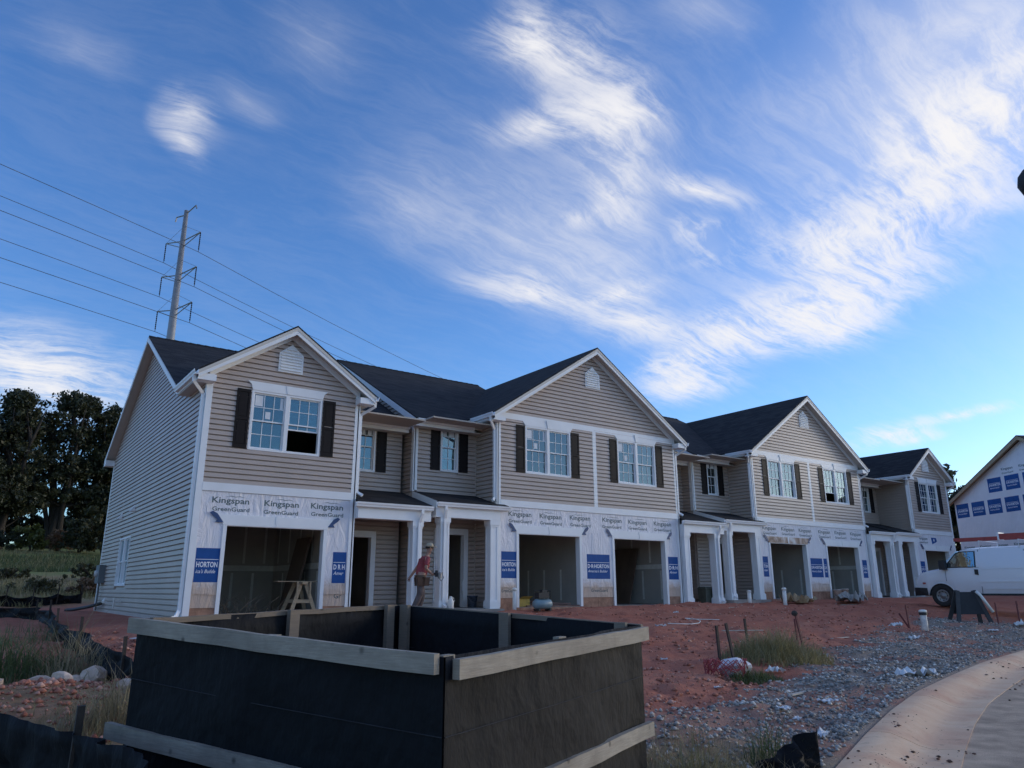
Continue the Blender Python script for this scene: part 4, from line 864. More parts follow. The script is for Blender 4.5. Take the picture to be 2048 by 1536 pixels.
for k_, (x_, lb_) in enumerate(((-7.5, 'dark hedge bush at the far left, behind the evergreen trunks'), (-4.8, 'dark hedge bush behind the narrow evergreen'), (-1.9, 'dark hedge bush behind the yellow green shrub'), (.9, 'dark hedge bush behind the rusty shrub'), (3.7, 'dark hedge bush behind the tall olive shrub'), (6.4, 'dark hedge bush showing at the edge of the end wall'))): shrub(lb_, (x_, 53 + (k_ % 2), hz(x_, 53)), 2.6 + .5 * (k_ % 3), 2.0, 90, 40, .16, 'leaf_dark', 'hedge behind the evergreens')
shrub('dark bush under the narrow evergreen', (-2.4, 44, hz(-2.4, 44)), 1.3, 1.5, 44, 36, .13, 'leaf_dark')
tree('dark tree in the gap between far townhouse and unfinished house', (58, 9.5, .2), 9.6, 2, [(0, 0, 7.2, 3.6, 2.2), (-.5, 0, 4.5, 3.4, 2.4), (2.5, -2, 6.0, 3, 2.2)], 130, 60, .24, 'leaf_dark', 'trees behind the far end')
tree('second dark tree in the far gap, low behind the far townhouse', (54, 12, .2), 8.2, 2, [(0, 0, 5.6, 3.2, 2.4), (1, 0, 3.2, 3.2, 2.0)], 110, 60, .24, 'leaf_dark', 'trees behind the far end')
# ------------------------------------------------------------------ transmission pole and lines
MT['steel'] = mat('galvanised_steel', (0.30, 0.30, 0.30), 0.55, 0.15, 1.5, metal=.5)
MT['wire'] = mat('aluminium_wire', (0.10, 0.11, 0.13), 0.5, 0.1, 2, metal=.5)
pz_ = gz(9.8, 60.7); TP = thing('transmission_pole', 'tall grey steel power pole rising behind the end townhouse roof', 'power pole', (9.8, 60.7, pz_)); H_ = 39.9 - pz_
mb = MB(); mb.tube([(0, 0, -1), (0, 0, H_ * .5), (0, 0, H_)], 1, 14, scale=[.62, .44, .22]); part('pole', mb, MT['steel'], TP, smooth=True)
adx, ady, ldx, ldy = .4226, -.9063, .9063, .4226; tips = []
for li, (zl, a) in enumerate(((36.7, 2.75), (32.8, 2.75), (28.9, 2.7))):
    for sg in (1, -1):
        tx, ty, tz = sg * a * adx, sg * a * ady, zl - pz_; ar = MB()
        ar.tube([(sg * .25 * adx, sg * .25 * ady, tz - .35), (tx, ty, tz)], .06, 6); ar.tube([(sg * .25 * adx, sg * .25 * ady, tz - 1.05), (tx, ty, tz - .02)], .05, 6); ar.tube([(sg * .2 * adx, sg * .2 * ady, tz + 1.3), (tx, ty, tz)], .018, 4)
        A_ = part('arm', ar, MT['steel'], TP); ins = MB(); pr_ = [(.02, 0)]
        for k in range(9): pr_ += [(.075, -.18 - k * .22), (.03, -.24 - k * .22)]
        pr_ += [(.02, -2.25)]; ins.lathe([(r_, z) for r_, z in pr_][::-1], (tx, ty, tz), 8); part('insulator', ins, MT['shutter'], A_); tips.append((li, sg, 9.8 + tx, 60.7 + ty, zl - 2.25))
ar = MB(); ar.tube([(0, 0, H_ - .4), (adx * 1.5, ady * 1.5, H_ + .25), (adx * 1.65, ady * 1.65, H_ - .15)], .07, 6); ar.tube([(0, 0, H_ - .5), (-adx * 1.5, -ady * 1.5, H_ - .4), (-adx * 1.65, -ady * 1.65, H_ - .9)], .07, 6); part('top_arm', ar, MT['steel'], TP)
lv = ('top', 'middle', 'bottom')
for (li, sg, x, y, z) in tips:
    pts = []
    for s_ in list(range(-150, 0, 10)) + [0] + list(range(10, 160, 10)):
        zz = z + (0.0 * s_ if s_ < 0 else 0) - (.0009 * s_ * s_ if s_ < 0 else 0) + (-.085 * s_ + .0006 * s_ * s_ if s_ > 0 else 0) + (-.01 * s_ if s_ < 0 and sg < 0 else 0)
        if s_ < 0: zz = z - .04 * 0 + .03 * 0 + (-.0 * s_) - .00035 * s_ * s_
        pts.append((x + ldx * s_, y + ldy * s_, zz))
    mb = MB(); mb.tube(pts, .028, 5); o = thing('power_line', '%s overhead wire on the %s side of the steel power pole' % (lv[li], 'right' if sg > 0 else 'left'), 'power line', group='wires on the power pole', data=mb.mesh('power_line', MT['wire']))

BK = 'dead brush on the bank'
for k_, (x_, y_, h_, r_, lf_, lb_) in enumerate(((-3.6, 19, .5, .9, 'leaf_rust', 'low brown brush at the left foot of the bank'), (-1.2, 21, .6, 1.0, 'leaf_olive', 'low olive brush in the middle of the bank foot'), (.6, 20, .8, .8, 'leaf_rust', 'dry brown brush beside the end wall corner'), (-4.8, 25, .7, 1.3, 'leaf_rust', 'dry brush halfway up the bank at left'), (-2.2, 27, .6, 1.4, 'leaf_olive', 'wide olive brush halfway up the bank'), (1.4, 26, .9, 1.1, 'leaf_olive', 'olive brush halfway up the bank near the end wall'))): shrub(lb_, (x_, y_, hz(x_, y_)), h_, r_, 40, 34, .07, lf_, BK)
# ------------------------------------------------------------------ van
mt, nt, b, out = newmat('white_van_paint'); g = nt.nodes.new('ShaderNodeNewGeometry'); s_ = N('ShaderNodeSeparateXYZ', nt); L(g.outputs['Position'], s_.inputs[0], nt)
n1 = noise(g.outputs['Position'], 3, 5, .65, tree=nt); f = N('ShaderNodeMapRange', nt); L(M('ADD', s_.outputs[2], M('MULTIPLY', n1.outputs[0], .5, tree=nt), tree=nt), f.inputs[0], nt); f.inputs[1].default_value = 1.15; f.inputs[2].default_value = .55
L(mixcol(nt, M('MULTIPLY', f.outputs[0], .35, tree=nt), (.76, .77, .79), (.45, .30, .22)), b.inputs['Base Color'], nt); b.inputs['Roughness'].default_value = .28; b.inputs['Coat Weight'].default_value = .4; MT['vanpaint'] = mt
MT['blackplastic'] = mat('black_plastic', (.018, .018, .02), .55, .2, 8)
MT['rubber'] = mat('tyre_rubber', (.022, .021, .02), .85, .3, 14, .3, 60)
MT['rim'] = mat('dull_steel_rim', (.26, .25, .24), .5, .2, 9, metal=.6)
MT['vanglass'] = glass_mat('dark_van_glass', .22, (.25, .30, .30))
MT['redpaint'] = mat('faded_red_fibreglass', (.36, .06, .05), .6, .2, 6)
MT['lamp'] = mat('clear_lamp', (.6, .6, .58), .15, .05, 4)
MT['carpet'] = mat('grey_seat', (.06, .06, .065), .9, .2, 6)
vz_ = gz(25.1, -4.6) + .05; VROT = -1.53
VN = thing('cargo_van', 'white cargo van with red ladder on roof rack parked at the far end', 'van', (25.98, -3.6, vz_), VROT)
def ztop(x): return float(np.interp(x, [0.0, .12, .2, .45, .9, 1.05, 1.25, 1.5, 1.62, 1.8, 2.4, 4.5, 5.4, 5.62, 5.7], [.98, 1.12, 1.2, 1.28, 1.35, 1.47, 1.68, 1.92, 1.985, 2.03, 2.07, 2.08, 2.06, 2.02, 1.95]))
def zbot(x):
    z = .40
    for c in (.93, 4.38):
        if abs(x - c) < .47: z = max(z, .36 + math.sqrt(.47**2 - (x - c)**2))
    return z
xs = sorted(set([0, .05, .12, .2, .32, 1.05, 1.15, 1.25, 1.4, 1.5, 1.62, 1.8, 2.1, 2.29, 2.6, 3.0, 3.4, 3.8, 5.0, 5.2, 5.4, 5.55, 5.64, 5.7] + [round(c + d, 3) for c in (.93, 4.38) for d in (-.5, -.47, -.45, -.4, -.33, -.24, -.12, 0, .12, .24, .33, .4, .45, .47, .5)]))
rows = []
for x in xs:
    zt_, zb_ = ztop(x), zbot(x); inw = .16 * max(0, 1 - x / .5)**1.5 + .05 * max(0, (x - 5.4) / .3); hood = zt_ < 1.45
    belt = min(1.36, zt_ - .10); mid = max(zb_ + .04, min(.95, belt - .12)); half = [(.93, zb_), (.975, max(zb_ + .02, zb_ * .4 + mid * .6)), (.99, mid), (.985, belt)]
    if hood: half += [(.965, (belt + zt_) / 2), (.90, zt_ - .025), (.62, zt_ + .012), (0, zt_ + .03)]
    else: half += [(.985 - (zt_ - .16 - belt) * .20, zt_ - .16), (.985 - (zt_ - .06 - belt) * .24 - .03, zt_ - .05), (.62, zt_), (0, zt_ + .025)]
    half = [(max(0, w - inw), z) for w, z in half]; rows.append([(x, -w, z) for w, z in half] + [(x, w, z) for w, z in half[-2::-1]])
mb = MB(); K = len(rows[0]); v = [p for r_ in rows for p in r_]; f = []
for i in range(len(rows) - 1):
    for k in range(K - 1): f.append((i * K + k, i * K + k + 1, (i + 1) * K + k + 1, (i + 1) * K + k))
f.append(tuple(range(K))); f.append(tuple((len(rows) - 1) * K + k for k in range(K))[::-1]); mb.add(v, f)
ms = mb.mesh('body', MT['vanpaint']); bm = bmesh.new(); bm.from_mesh(ms); bmesh.ops.recalc_face_normals(bm, faces=bm.faces); bm.to_mesh(ms); bm.free(); ms.shade_smooth(); ms.set_sharp_from_angle(angle=math.radians(38)); part('body', ms, None, VN)
def yside(z): return -(.992 - max(0, z - 1.36) * .20)
def vpanel(name, pts, m, off=.004, th=.012, par=None):
    p_ = MB(); A = [(x, yside(z) - off, z) for x, z in pts]; B = [(x, yside(z) + th, z) for x, z in pts]; p_.prism(A[::-1], B[::-1]); ms_ = p_.mesh(name, MT[m]); bm_ = bmesh.new(); bm_.from_mesh(ms_); bmesh.ops.recalc_face_normals(bm_, faces=bm_.faces); bm_.to_mesh(ms_); bm_.free(); return part(name, ms_, None, par or VN)
vpanel('window_surround', [(1.09, 1.37), (2.19, 1.37), (2.19, 1.935), (1.68, 1.935), (1.52, 1.87)], 'blackplastic', .003)
wn_ = vpanel('door_window', [(1.16, 1.39), (2.15, 1.39), (2.15, 1.905), (1.70, 1.905), (1.55, 1.84)], 'vanglass', .009, -.004)
for pts in ([(2.28, .45), (2.292, .45), (2.292, 1.98), (2.28, 1.98)], [(1.14, .9), (1.152, .9), (1.152, 1.37), (1.14, 1.37)], [(1.15, 1.362), (2.28, 1.362), (2.28, 1.37), (1.15, 1.37)], [(3.72, .45), (3.732, .45), (3.732, 1.95), (3.72, 1.95)]): vpanel('door_seam', pts, 'blackplastic', .0015)
vpanel('door_handle', [(2.13, 1.12), (2.25, 1.10), (2.25, 1.29), (2.13, 1.30)], 'blackplastic', .02)
vpanel('side_moulding', [(2.3, .86), (3.9, .86), (3.9, .90), (2.3, .90)], 'vanpaint', .012)
mb = MB(); 
ws = MB(); A = [(.93, -.84, 1.395), (.93, .84, 1.395), (1.53, .72, 1.945), (1.53, -.72, 1.945)]; nn = Vector((-.66, 0, .75)); ws.prism([tuple(Vector(p) + nn * .012) for p in A], [tuple(Vector(p) - nn * .02) for p in A]); part('windscreen', ws, MT['vanglass'], VN)
mb = MB(); mb.prism([(-.08, -.86, .38), (.02, -.95, .38), (.42, -.985, .40), (.42, -.985, .66), (.02, -.95, .68), (-.08, -.86, .68)], [(-.08, .86, .38), (.02, .95, .38), (.42, .985, .40), (.42, .985, .66), (.02, .95, .68), (-.08, .86, .68)]); ms = mb.mesh('front_bumper', MT['blackplastic']); bm = bmesh.new(); bm.from_mesh(ms); bmesh.ops.recalc_face_normals(bm, faces=bm.faces); bm.to_mesh(ms); bm.free(); part('front_bumper', ms, None, VN)
mb = MB(); mb.box(-.03, .06, -.55, .55, .72, 1.04); part('grille', mb, MT['blackplastic'], VN)
for sg in (-1, 1):
    mb = MB(); mb.box(-.02, .16, sg * .58, sg * .84, .76, 1.02); part('headlight', mb, MT['lamp'], VN)
    mb = MB(); mb.box(1.05, 1.25, sg * 1.02, sg * 1.24, 1.30, 1.62); mb.tube([(1.15, sg * .95, 1.4), (1.15, sg * 1.06, 1.4)], .03, 6); part('wing_mirror', mb, MT['blackplastic'], VN)
for cx_ in (.93, 4.38):
    mb = MB(); mb.box(cx_ - .46, cx_ + .46, -.90, .90, .42, .84); part('wheel_well', mb, MT['blackplastic'], VN)
    for sg in (-1, 1):
        ty = MB(); pr_ = [(.22, -.11), (.33, -.125), (.375, -.10), (.385, -.05), (.385, .05), (.375, .10), (.33, .125), (.22, .11)]
        n = 28; o = []; 
        for r_, yy in pr_:
            for k in range(n): a = 2 * math.pi * k / n; ty.v.append((cx_ + r_ * math.cos(a), sg * .86 + yy, .385 + r_ * math.sin(a)))
        for i in range(len(pr_)):
            for k in range(n): ty.f.append((i * n + k, i * n + (k + 1) % n, ((i + 1) % len(pr_)) * n + (k + 1) % n, ((i + 1) % len(pr_)) * n + k))
        ms = ty.mesh('wheel', MT['rubber']); bm = bmesh.new(); bm.from_mesh(ms); bmesh.ops.recalc_face_normals(bm, faces=bm.faces); bm.to_mesh(ms); bm.free(); ms.shade_smooth(); w_ = part('wheel', ms, None, VN)
        rm = MB(); pr_ = [(.225, .10), (.225, -.02), (.20, -.03), (.16, .02), (.12, .03), (.09, .02), (.07, -.03), (.0001, -.035)]; n2 = 24
        for r_, yy in pr_:
            for k in range(n2): a = 2 * math.pi * k / n2; rm.v.append((cx_ + r_ * math.cos(a), sg * (.86 + .09) + sg * -yy * .9, .385 + r_ * math.sin(a)))
        for i in range(len(pr_) - 1):
            for k in range(n2): rm.f.append((i * n2 + k, i * n2 + (k + 1) % n2, (i + 1) * n2 + (k + 1) % n2, (i + 1) * n2 + k))
        part('rim', rm, MT['rim'], w_, smooth=True)
        for k in range(8):
            a = 2 * math.pi * k / 8; hb = MB(); hb.box(-.022, .022, -.004, .004, -.022, .022); part('rim_hole', hb, MT['blackplastic'], w_, (cx_ + .165 * math.cos(a), sg * .945, .385 + .165 * math.sin(a)))
mb = MB(); mb.box(1.45, 1.95, -.75, -.25, .8, 1.35); mb.box(1.85, 2.05, -.75, -.25, 1.3, 1.75); part('seat', mb, MT['carpet'], VN)
# roof rack and the ladder lying on it
for x in (2.35, 3.6, 4.9):
    mb = MB(); mb.tube([(x, -.83, 1.93), (x, -.82, 2.28), (x, .82, 2.28), (x, .83, 1.93)], .022, 6); part('roof_rack_bar', mb, MT['white'], VN)
LD = thing('ladder', 'red fibreglass ladder lying on the white van roof rack', 'ladder', VN.location, VROT); LD.location = VN.location
for yy in (-.62, -.22):
    mb = MB(); mb.box(1.45, 2.92, yy - .02, yy + .02, 2.305, 2.42); mb.box(2.97, 5.9, yy - .02, yy + .02, 2.305, 2.505); part('rail', mb, MT['redpaint'], LD)
for k in range(13):
    mb = MB(); mb.tube([(1.6 + k * .33, -.62, 2.36), (1.6 + k * .33, -.22, 2.36)], .016, 6); part('rung', mb, MT['rim'], LD)
mb = MB(); mb.box(2.92, 2.97, -.68, -.16, 2.29, 2.56); part('bracket', mb, MT['white'], LD)

for pts, m_ in (([(2.34, 1.30), (5.55, 1.30), (5.55, 1.312), (2.34, 1.312)], 'vanpaint'), ([(2.36, .62), (3.85, .62), (3.85, .632), (2.36, .632)], 'vanpaint'), ([(4.9, 1.02), (5.12, 1.02), (5.12, 1.24), (4.9, 1.24)], 'vanpaint')): vpanel('body_crease', pts, m_, .008)
vpanel('rocker_panel', [(1.45, .40), (3.85, .40), (3.85, .47), (1.45, .47)], 'blackplastic', .004)
vpanel('side_marker', [(.30, .80), (.40, .80), (.40, .86), (.30, .86)], 'redpaint', .006)
for cx_ in (.93, 4.38):
    lip = MB(); lip.tube([(cx_ + .475 * math.cos(a), -(.955 + .03 * math.sin(a)), .36 + .475 * math.sin(a)) for a in np.linspace(.08, math.pi - .08, 18)], .016, 6); part('arch_lip', lip, MT['vanpaint'], VN, smooth=True)
# ------------------------------------------------------------------ fabric box round the drain inlet
def wood_mat(name, c1, c2, dark):
    mt, nt, b, out = newmat(name); tc_ = N('ShaderNodeTexCoord', nt); oi = N('ShaderNodeObjectInfo', nt); g = nt.nodes.new('ShaderNodeNewGeometry')
    n1 = noise(g.outputs['Position'], 2.2, 6, .65, .4, tree=nt); mpg = nt.nodes.new('ShaderNodeMapping'); mpg.inputs['Scale'].default_value = (1.6, 1.6, 26); L(g.outputs['Position'], mpg.inputs[0], nt); n2 = noise(mpg.outputs[0], 4.5, 6, .7, .3, tree=nt); v = N('ShaderNodeTexVoronoi', nt); v.inputs['Scale'].default_value = 6.5; L(g.outputs['Position'], v.inputs['Vector'], nt)
    c = ramp(nt, n1.outputs[0], [(.3, c1), (.7, c2)]); c = mixcol(nt, M('MULTIPLY', n2.outputs[0], .85, tree=nt), c, dark)
    k = N('ShaderNodeMapRange', nt); L(v.outputs['Distance'], k.inputs[0], nt); k.inputs[1].default_value = .16; k.inputs[2].default_value = .06
    L(mixcol(nt, M('MULTIPLY', k.outputs[0], .75, tree=nt), c, tuple(x * .35 for x in dark)), b.inputs['Base Color'], nt); b.inputs['Roughness'].default_value = .85
    bp = N('ShaderNodeBump', nt); bp.inputs['Strength'].default_value = .4; bp.inputs['Distance'].default_value = .008; L(n2.outputs[0], bp.inputs['Height'], nt); L(bp.outputs[0], b.inputs['Normal'], nt); return mt
MT['oldwood'] = wood_mat('weathered_grey_board', (.30, .26, .205), (.64, .55, .43), (.13, .105, .082))
MT['post'] = wood_mat('weathered_post', (.22, .17, .125), (.30, .235, .18), (.11, .085, .065))
def fabric_mat(name, c, mud):
    mt, nt, b, out = newmat(name); g = nt.nodes.new('ShaderNodeNewGeometry'); P = g.outputs['Position']
    n1 = noise(P, 3.2, 5, .6, .5, tree=nt); mp_ = nt.nodes.new('ShaderNodeMapping'); mp_.inputs['Scale'].default_value = (2.2, 2.2, 1.3); L(P, mp_.inputs[0], nt); n2 = noise(mp_.outputs[0], 2.4, 6, .7, tree=nt)
    f = N('ShaderNodeMapRange', nt); L(n2.outputs[0], f.inputs[0], nt); f.inputs[1].default_value = .62; f.inputs[2].default_value = .76
    L(mixcol(nt, M('MULTIPLY', f.outputs[0], .07, tree=nt), ramp(nt, n1.outputs[0], [(.3, c), (.7, tuple(x * 1.5 for x in c))]), mud), b.inputs['Base Color'], nt)
    b.inputs['Roughness'].default_value = .75; b.inputs['Specular IOR Level'].default_value = .25; w = N('ShaderNodeTexNoise', nt); w.inputs['Scale'].default_value = 5; w.inputs['Detail'].default_value = 3; L(mp_.outputs[0], w.inputs['Vector'], nt)
    bp = N('ShaderNodeBump', nt); bp.inputs['Strength'].default_value = .55; bp.inputs['Distance'].default_value = .04; L(w.outputs[0], bp.inputs['Height'], nt); L(bp.outputs[0], b.inputs['Normal'], nt); return mt
MT['fabric'] = fabric_mat('black_silt_fabric', (.0030, .0032, .0046), (.17, .13, .12))
MT['seam'] = mat('fabric_seam', (.020, .020, .022), .8, .5, 9)
bF, bL, bR, bB = [Vector(p) for p in ((-2.32, -15.15, .35), (-3.23, -12.95, .47), (-.15, -14.25, .40), (-.98, -12.10, .515))]
o0 = Vector((-1.65, -13.6, gz(-1.65, -13.6))); BX = thing('inlet_protection_box', 'open square box of black fabric and grey boards in the foreground', 'box', tuple(o0))
def sheet(p, q, zdrop, nu=26, nv=10, bulge=.012, th=.006, seed=1, sag=0.0, base=None):
    mb = MB(); d = q - p; nrm_ = Vector((d.y, -d.x, 0)).normalized(); vv_ = []
    for side in (0, 1):
        for j in range(nv + 1):
            for i in range(nu + 1):
                s_, t = i / nu, j / nv; w = bulge * min(1.0, 14 * s_ * (1 - s_)) * float(fbm(np.array([s_ * 5 + seed * 7.0]), np.array([t * 3.0 + seed]), 3, seed)[0]) * 2
                top = p + d * s_ + Vector((0, 0, -sag * 4 * s_ * (1 - s_)))
                zb_ = top.z - zdrop if base is None else base(top.x, top.y)
                vv_.append(tuple(Vector((top.x, top.y, top.z + (zb_ - top.z) * t)) + nrm_ * (w + side * th)))
    f = []; n1 = nu + 1; o = n1 * (nv + 1)
    for j in range(nv):
        for i in range(nu):
            a = j * n1 + i; f.append((a, a + 1, a + n1 + 1, a + n1)); f.append((o + a, o + a + n1, o + a + n1 + 1, o + a + 1))
    for i in range(nu): f.append((i, o + i, o + i + 1, i + 1)); a = nv * n1 + i; f.append((a, a + 1, o + a + 1, o + a))
    mb.add(vv_, f); return mb
def off(mb, o): mb.v = [(p[0] - o[0], p[1] - o[1], p[2] - o[2]) for p in mb.v]; return mb
for k, (p, q) in enumerate(((bL, bF), (bF, bR), (bR, bB), (bB, bL))): 
    part('fabric_panel', off(sheet(p, q, 1.15, seed=k + 3, bulge=.032 if k != 3 else .05), o0), MT['fabric'], BX, smooth=True)
    d = (q - p); nrm_ = Vector((d.y, -d.x, 0)).normalized()        # outward is to the left of p->q reversed
    cen = (bF + bL + bR + bB) / 4; outw = nrm_ if ((p + q) / 2 + nrm_ - cen).length > ((p + q) / 2 - nrm_ - cen).length else -nrm_
    sm = MB(); sm.tube([p + outw * .012 + Vector((0, 0, -.34)), (p + q) / 2 + outw * .022 + Vector((0, 0, -.345)), q + outw * .012 + Vector((0, 0, -.34))], .0028, 4); part('seam', off(sm, o0), MT['seam'], BX)
    def board(a, c, zt_, hgt, th, m='oldwood', ext=(0.02, 0.02), wob=.004):
        dd_ = (c - a).normalized(); a = a - dd_ * ext[0]; c = c + dd_ * ext[1]; bb_ = MB(); n = 8; ring = []
        for i in range(n + 1):
            s_ = i / n; pt = a + (c - a) * s_ + outw * (.013 + random.uniform(0, .002)) + Vector((0, 0, zt_ + random.uniform(-wob, wob))); ring.append([pt, pt + outw * th, pt + outw * th - Vector((0, 0, hgt)), pt - Vector((0, 0, hgt))])
        v = [tuple(x) for r_ in ring for x in r_]; f = []
        for i in range(n):
            for j in range(4): f.append((i * 4 + j, i * 4 + (j + 1) % 4, (i + 1) * 4 + (j + 1) % 4, (i + 1) * 4 + j))
        f += [(3, 2, 1, 0), tuple(n * 4 + j for j in range(4))]; bb_.add(v, f); ms_ = off(bb_, o0).mesh('board', MT[m]); bm_ = bmesh.new(); bm_.from_mesh(ms_); bmesh.ops.recalc_face_normals(bm_, faces=bm_.faces); bm_.to_mesh(ms_); bm_.free(); return part('board', ms_, None, BX)
    if k == 0: board(p, q, .012, .09, .04, ext=(.03, -.02)); board(p, q, -.60, .09, .04, ext=(.14, .1))
    elif k == 1: board(p, q, -.012, .09, .04, ext=(-.045, .03)); board(p, q, -.64, .09, .04, ext=(-.06, .05))
    else: board(p, q, .008, .035, .038, 'post', ext=(0, 0))
    for s_ in ((.02, .5) if k in (0, 1) else (.06, .5, .955)):
        c_ = p + d * s_ - outw * .028; pb = MB(); hd_ = d.normalized() * .045; nd = outw * .02; zt_ = c_.z + (.006 if k < 2 else .012)
        pb.hexa([c_ - hd_ - nd - Vector((0, 0, 1.1)), c_ + hd_ - nd - Vector((0, 0, 1.1)), c_ + hd_ + nd - Vector((0, 0, 1.1)), c_ - hd_ + nd - Vector((0, 0, 1.1))], [Vector((q_.x, q_.y, zt_)) for q_ in (c_ - hd_ - nd, c_ + hd_ - nd, c_ + hd_ + nd, c_ - hd_ + nd)])
        ms = off(pb, o0).mesh('post', MT['post' if k > 1 else 'oldwood']); bm = bmesh.new(); bm.from_mesh(ms); bmesh.ops.recalc_face_normals(bm, faces=bm.faces); bm.to_mesh(ms); bm.free(); part('post', ms, None, BX)
# ------------------------------------------------------------------ silt fences
MT['stakesteel'] = mat('rusty_steel_stake', (.035, .022, .02), .8, .3, 8, .2, 40)
MT['stakewood'] = mat('dark_wood_stake', (.055, .042, .034), .9, .3, 9, .3, 40)
MT['redstake'] = mat('red_painted_stake', (.14, .035, .035), .8, .3, 9, .3, 40)
def silt_fence(label, pts, h, sag, posts=True, ph=.22, material='fabric', bulge=.09, seeds=5, keep=None):
    o = Vector((pts[0][0], pts[0][1], gz(pts[0][0], pts[0][1]))); t = thing('silt_fence', label, 'fence', tuple(o), group='sagging black silt fences')
    for i in range(len(pts) - 1):
        p, q = pts[i], pts[i + 1]; P_ = Vector((p[0], p[1], gz(*p[:2]) + (p[2] if len(p) > 2 else h))); Q_ = Vector((q[0], q[1], gz(*q[:2]) + (q[2] if len(q) > 2 else h)))
        part('fabric_panel', off(sheet(P_, Q_, h, 30, 8, bulge, .004, seeds + i, sag, base=lambda x, y: gz(x, y) - .06), o), MT[material], t, smooth=True)
    for i, p in enumerate(pts):
        if not posts or (keep is not None and i not in keep): continue
        z0 = gz(*p[:2]); hh = (p[2] if len(p) > 2 else h) + ph; ln_ = random.uniform(-.04, .04); pb = MB(); pb.sweep([(p[0], p[1], z0 - .3), (p[0] + ln_, p[1] + random.uniform(-.03, .03), z0 + hh)], [(-.02, -.02), (.02, -.02), (.02, .02), (-.02, .02)]); part('post', off(pb, o), MT['stakewood'], t)
    return t
silt_fence('sagging black fabric fence at lower left, closest to the camera', [(-4.6, -10.2, .5), (-3.86, -12.0, .55), (-3.5, -12.98, .52), (-3.4, -13.89, .55), (-3.3, -14.6, .56), (-3.0, -15.9, .5)], .50, .015, bulge=.05, ph=.14, keep=(2, 5))
silt_fence('black fabric fence running back past the clay heap towards the end wall', [(-2.22, -9.3, .3), (-2.34, -7.4), (-2.5, -4.4), (-2.5, -1.2), (-2.25, 3.2), (-2.2, 7.6), (-3.4, 9.6), (-6, 10.4)], .38, .05)
silt_fence('far black fabric fence at the foot of the grassy bank', [(-6.5, 15.6), (-4.2, 15.8), (-2.6, 16), (-1.75, 16), (-.95, 16.1), (-.1, 16.1)], .40, .10, ph=.3)
# ------------------------------------------------------------------ rocks
MT['rock'] = mat('tan_rock', (.42, .29, .21), .9, .35, 6, .6, 25, c2=(.54, .41, .32))
MT['clod'] = mat('red_clod', (.26, .10, .065), .95, .3, 9, .5, 30)
def rock_mesh(name, r_, seed, material, flat=.7, sub=2):
    bm = bmesh.new(); bmesh.ops.create_icosphere(bm, subdivisions=sub, radius=1.0); rr_ = random.Random(seed)
    pl = [(Vector((rr_.gauss(0, 1), rr_.gauss(0, 1), rr_.gauss(0, 1))).normalized(), rr_.uniform(.55, .92)) for _ in range(9)]
    for v in bm.verts:
        d = v.co.normalized(); k = 1.0
        for n, w in pl:
            dn = d.dot(n)
            if dn > .05: k = min(k, w / dn)
        v.co = d * k * r_ * (1 + .05 * rr_.random())
    bmesh.ops.scale(bm, vec=(1.25, .85, flat), verts=bm.verts); me = bpy.data.meshes.new(name); bm.to_mesh(me); bm.free(); me.materials.append(material); return me
for (x, y, r_, lb, rz, tilt) in ((-2.62, -7.0, .20, 'large pale rock standing tilted on the clay heap', .9, .6), (-3.2, -6.9, .15, 'small rounded tan rock behind the clay heap', .3, .1), (-3.75, -7.3, .13, 'greyish rock at left picture edge beside the clay heap', 1.2, .2), (-2.42, -8.3, .13, 'flat broken rock at the right end of the clay heap', .1, .1), (-3.05, -7.9, .12, 'reddish rock in the middle of the clay heap', 2.1, .2), (-2.85, -7.4, .10, 'small stone leaning by the large pale rock', 1.4, .5), (-3.72, -8.0, .12, 'yellowish stone at left picture edge on the clay', .4, .3)):
    o = thing('rock', lb, 'rock', (x, y, gz(x, y) + r_ * .28), rz, group='rocks on the clay heap', data=rock_mesh('rock', r_, int(x * 100), MT['rock'])); o.rotation_euler = (0, -tilt, rz)
# ------------------------------------------------------------------ stakes, pipes and site clutter
def stake(label, base, top, w=.024, m='stakesteel', z=None):
    z0 = gz(*base); o = thing('stake', label, 'stake', (base[0], base[1], z0), group='stakes in the clay'); mb = MB(); mb.sweep([(0, 0, -.2), (top[0], top[1], top[2])], [(-w, -w * .6), (w, -w * .6), (w, w * .6), (-w, w * .6)]); part('shaft', mb, MT[m], o); return o
stake('dark stake left of the crossed pair by the red netting', (6.2, -9.73), (-.02, .02, .64))
stake('dark stake leaning left, right next to the red netting', (6.32, -9.97), (-.12, .08, .70))
stake('dark stake standing alone at the back of the weeds', (8.32, -8.69), (-.03, .03, .62))
stake('short red stake at the right edge of the weeds', (10.25, -8.46), (-.01, .02, .52), m='redstake')
s5 = stake('tall leaning red stake with dark knob, right of the weeds', (9.42, -9.19), (-.10, .10, .80), m='redstake')
mb = MB(); mb.lathe([(.01, -.05), (.05, -.03), (.065, .01), (.04, .05), (.01, .06)], (-.11, .11, .80), 9); part('knob', mb, MT['stakewood'], s5)
stake('red stake left of the banded white pipe', (16.94, -7.39), (-.03, .02, .62), m='redstake'); stake('slanting red stake touching the banded white pipe', (16.75, -7.62), (-.30, .22, .42), m='redstake')
stake('thin red stake right of the folding sign frame', (21.28, -7.83), (.02, .02, .62), m='redstake'); stake('red stake at the right picture edge in front of van', (21.97, -8.15), (.1, .05, .7), .03, m='redstake')
MT['pvc'] = mat('white_pvc', (.74, .73, .68), .4, .08, 4); MT['mudpvc'] = mat('muddy_white_pvc', (.58, .52, .47), .6, .35, 7)
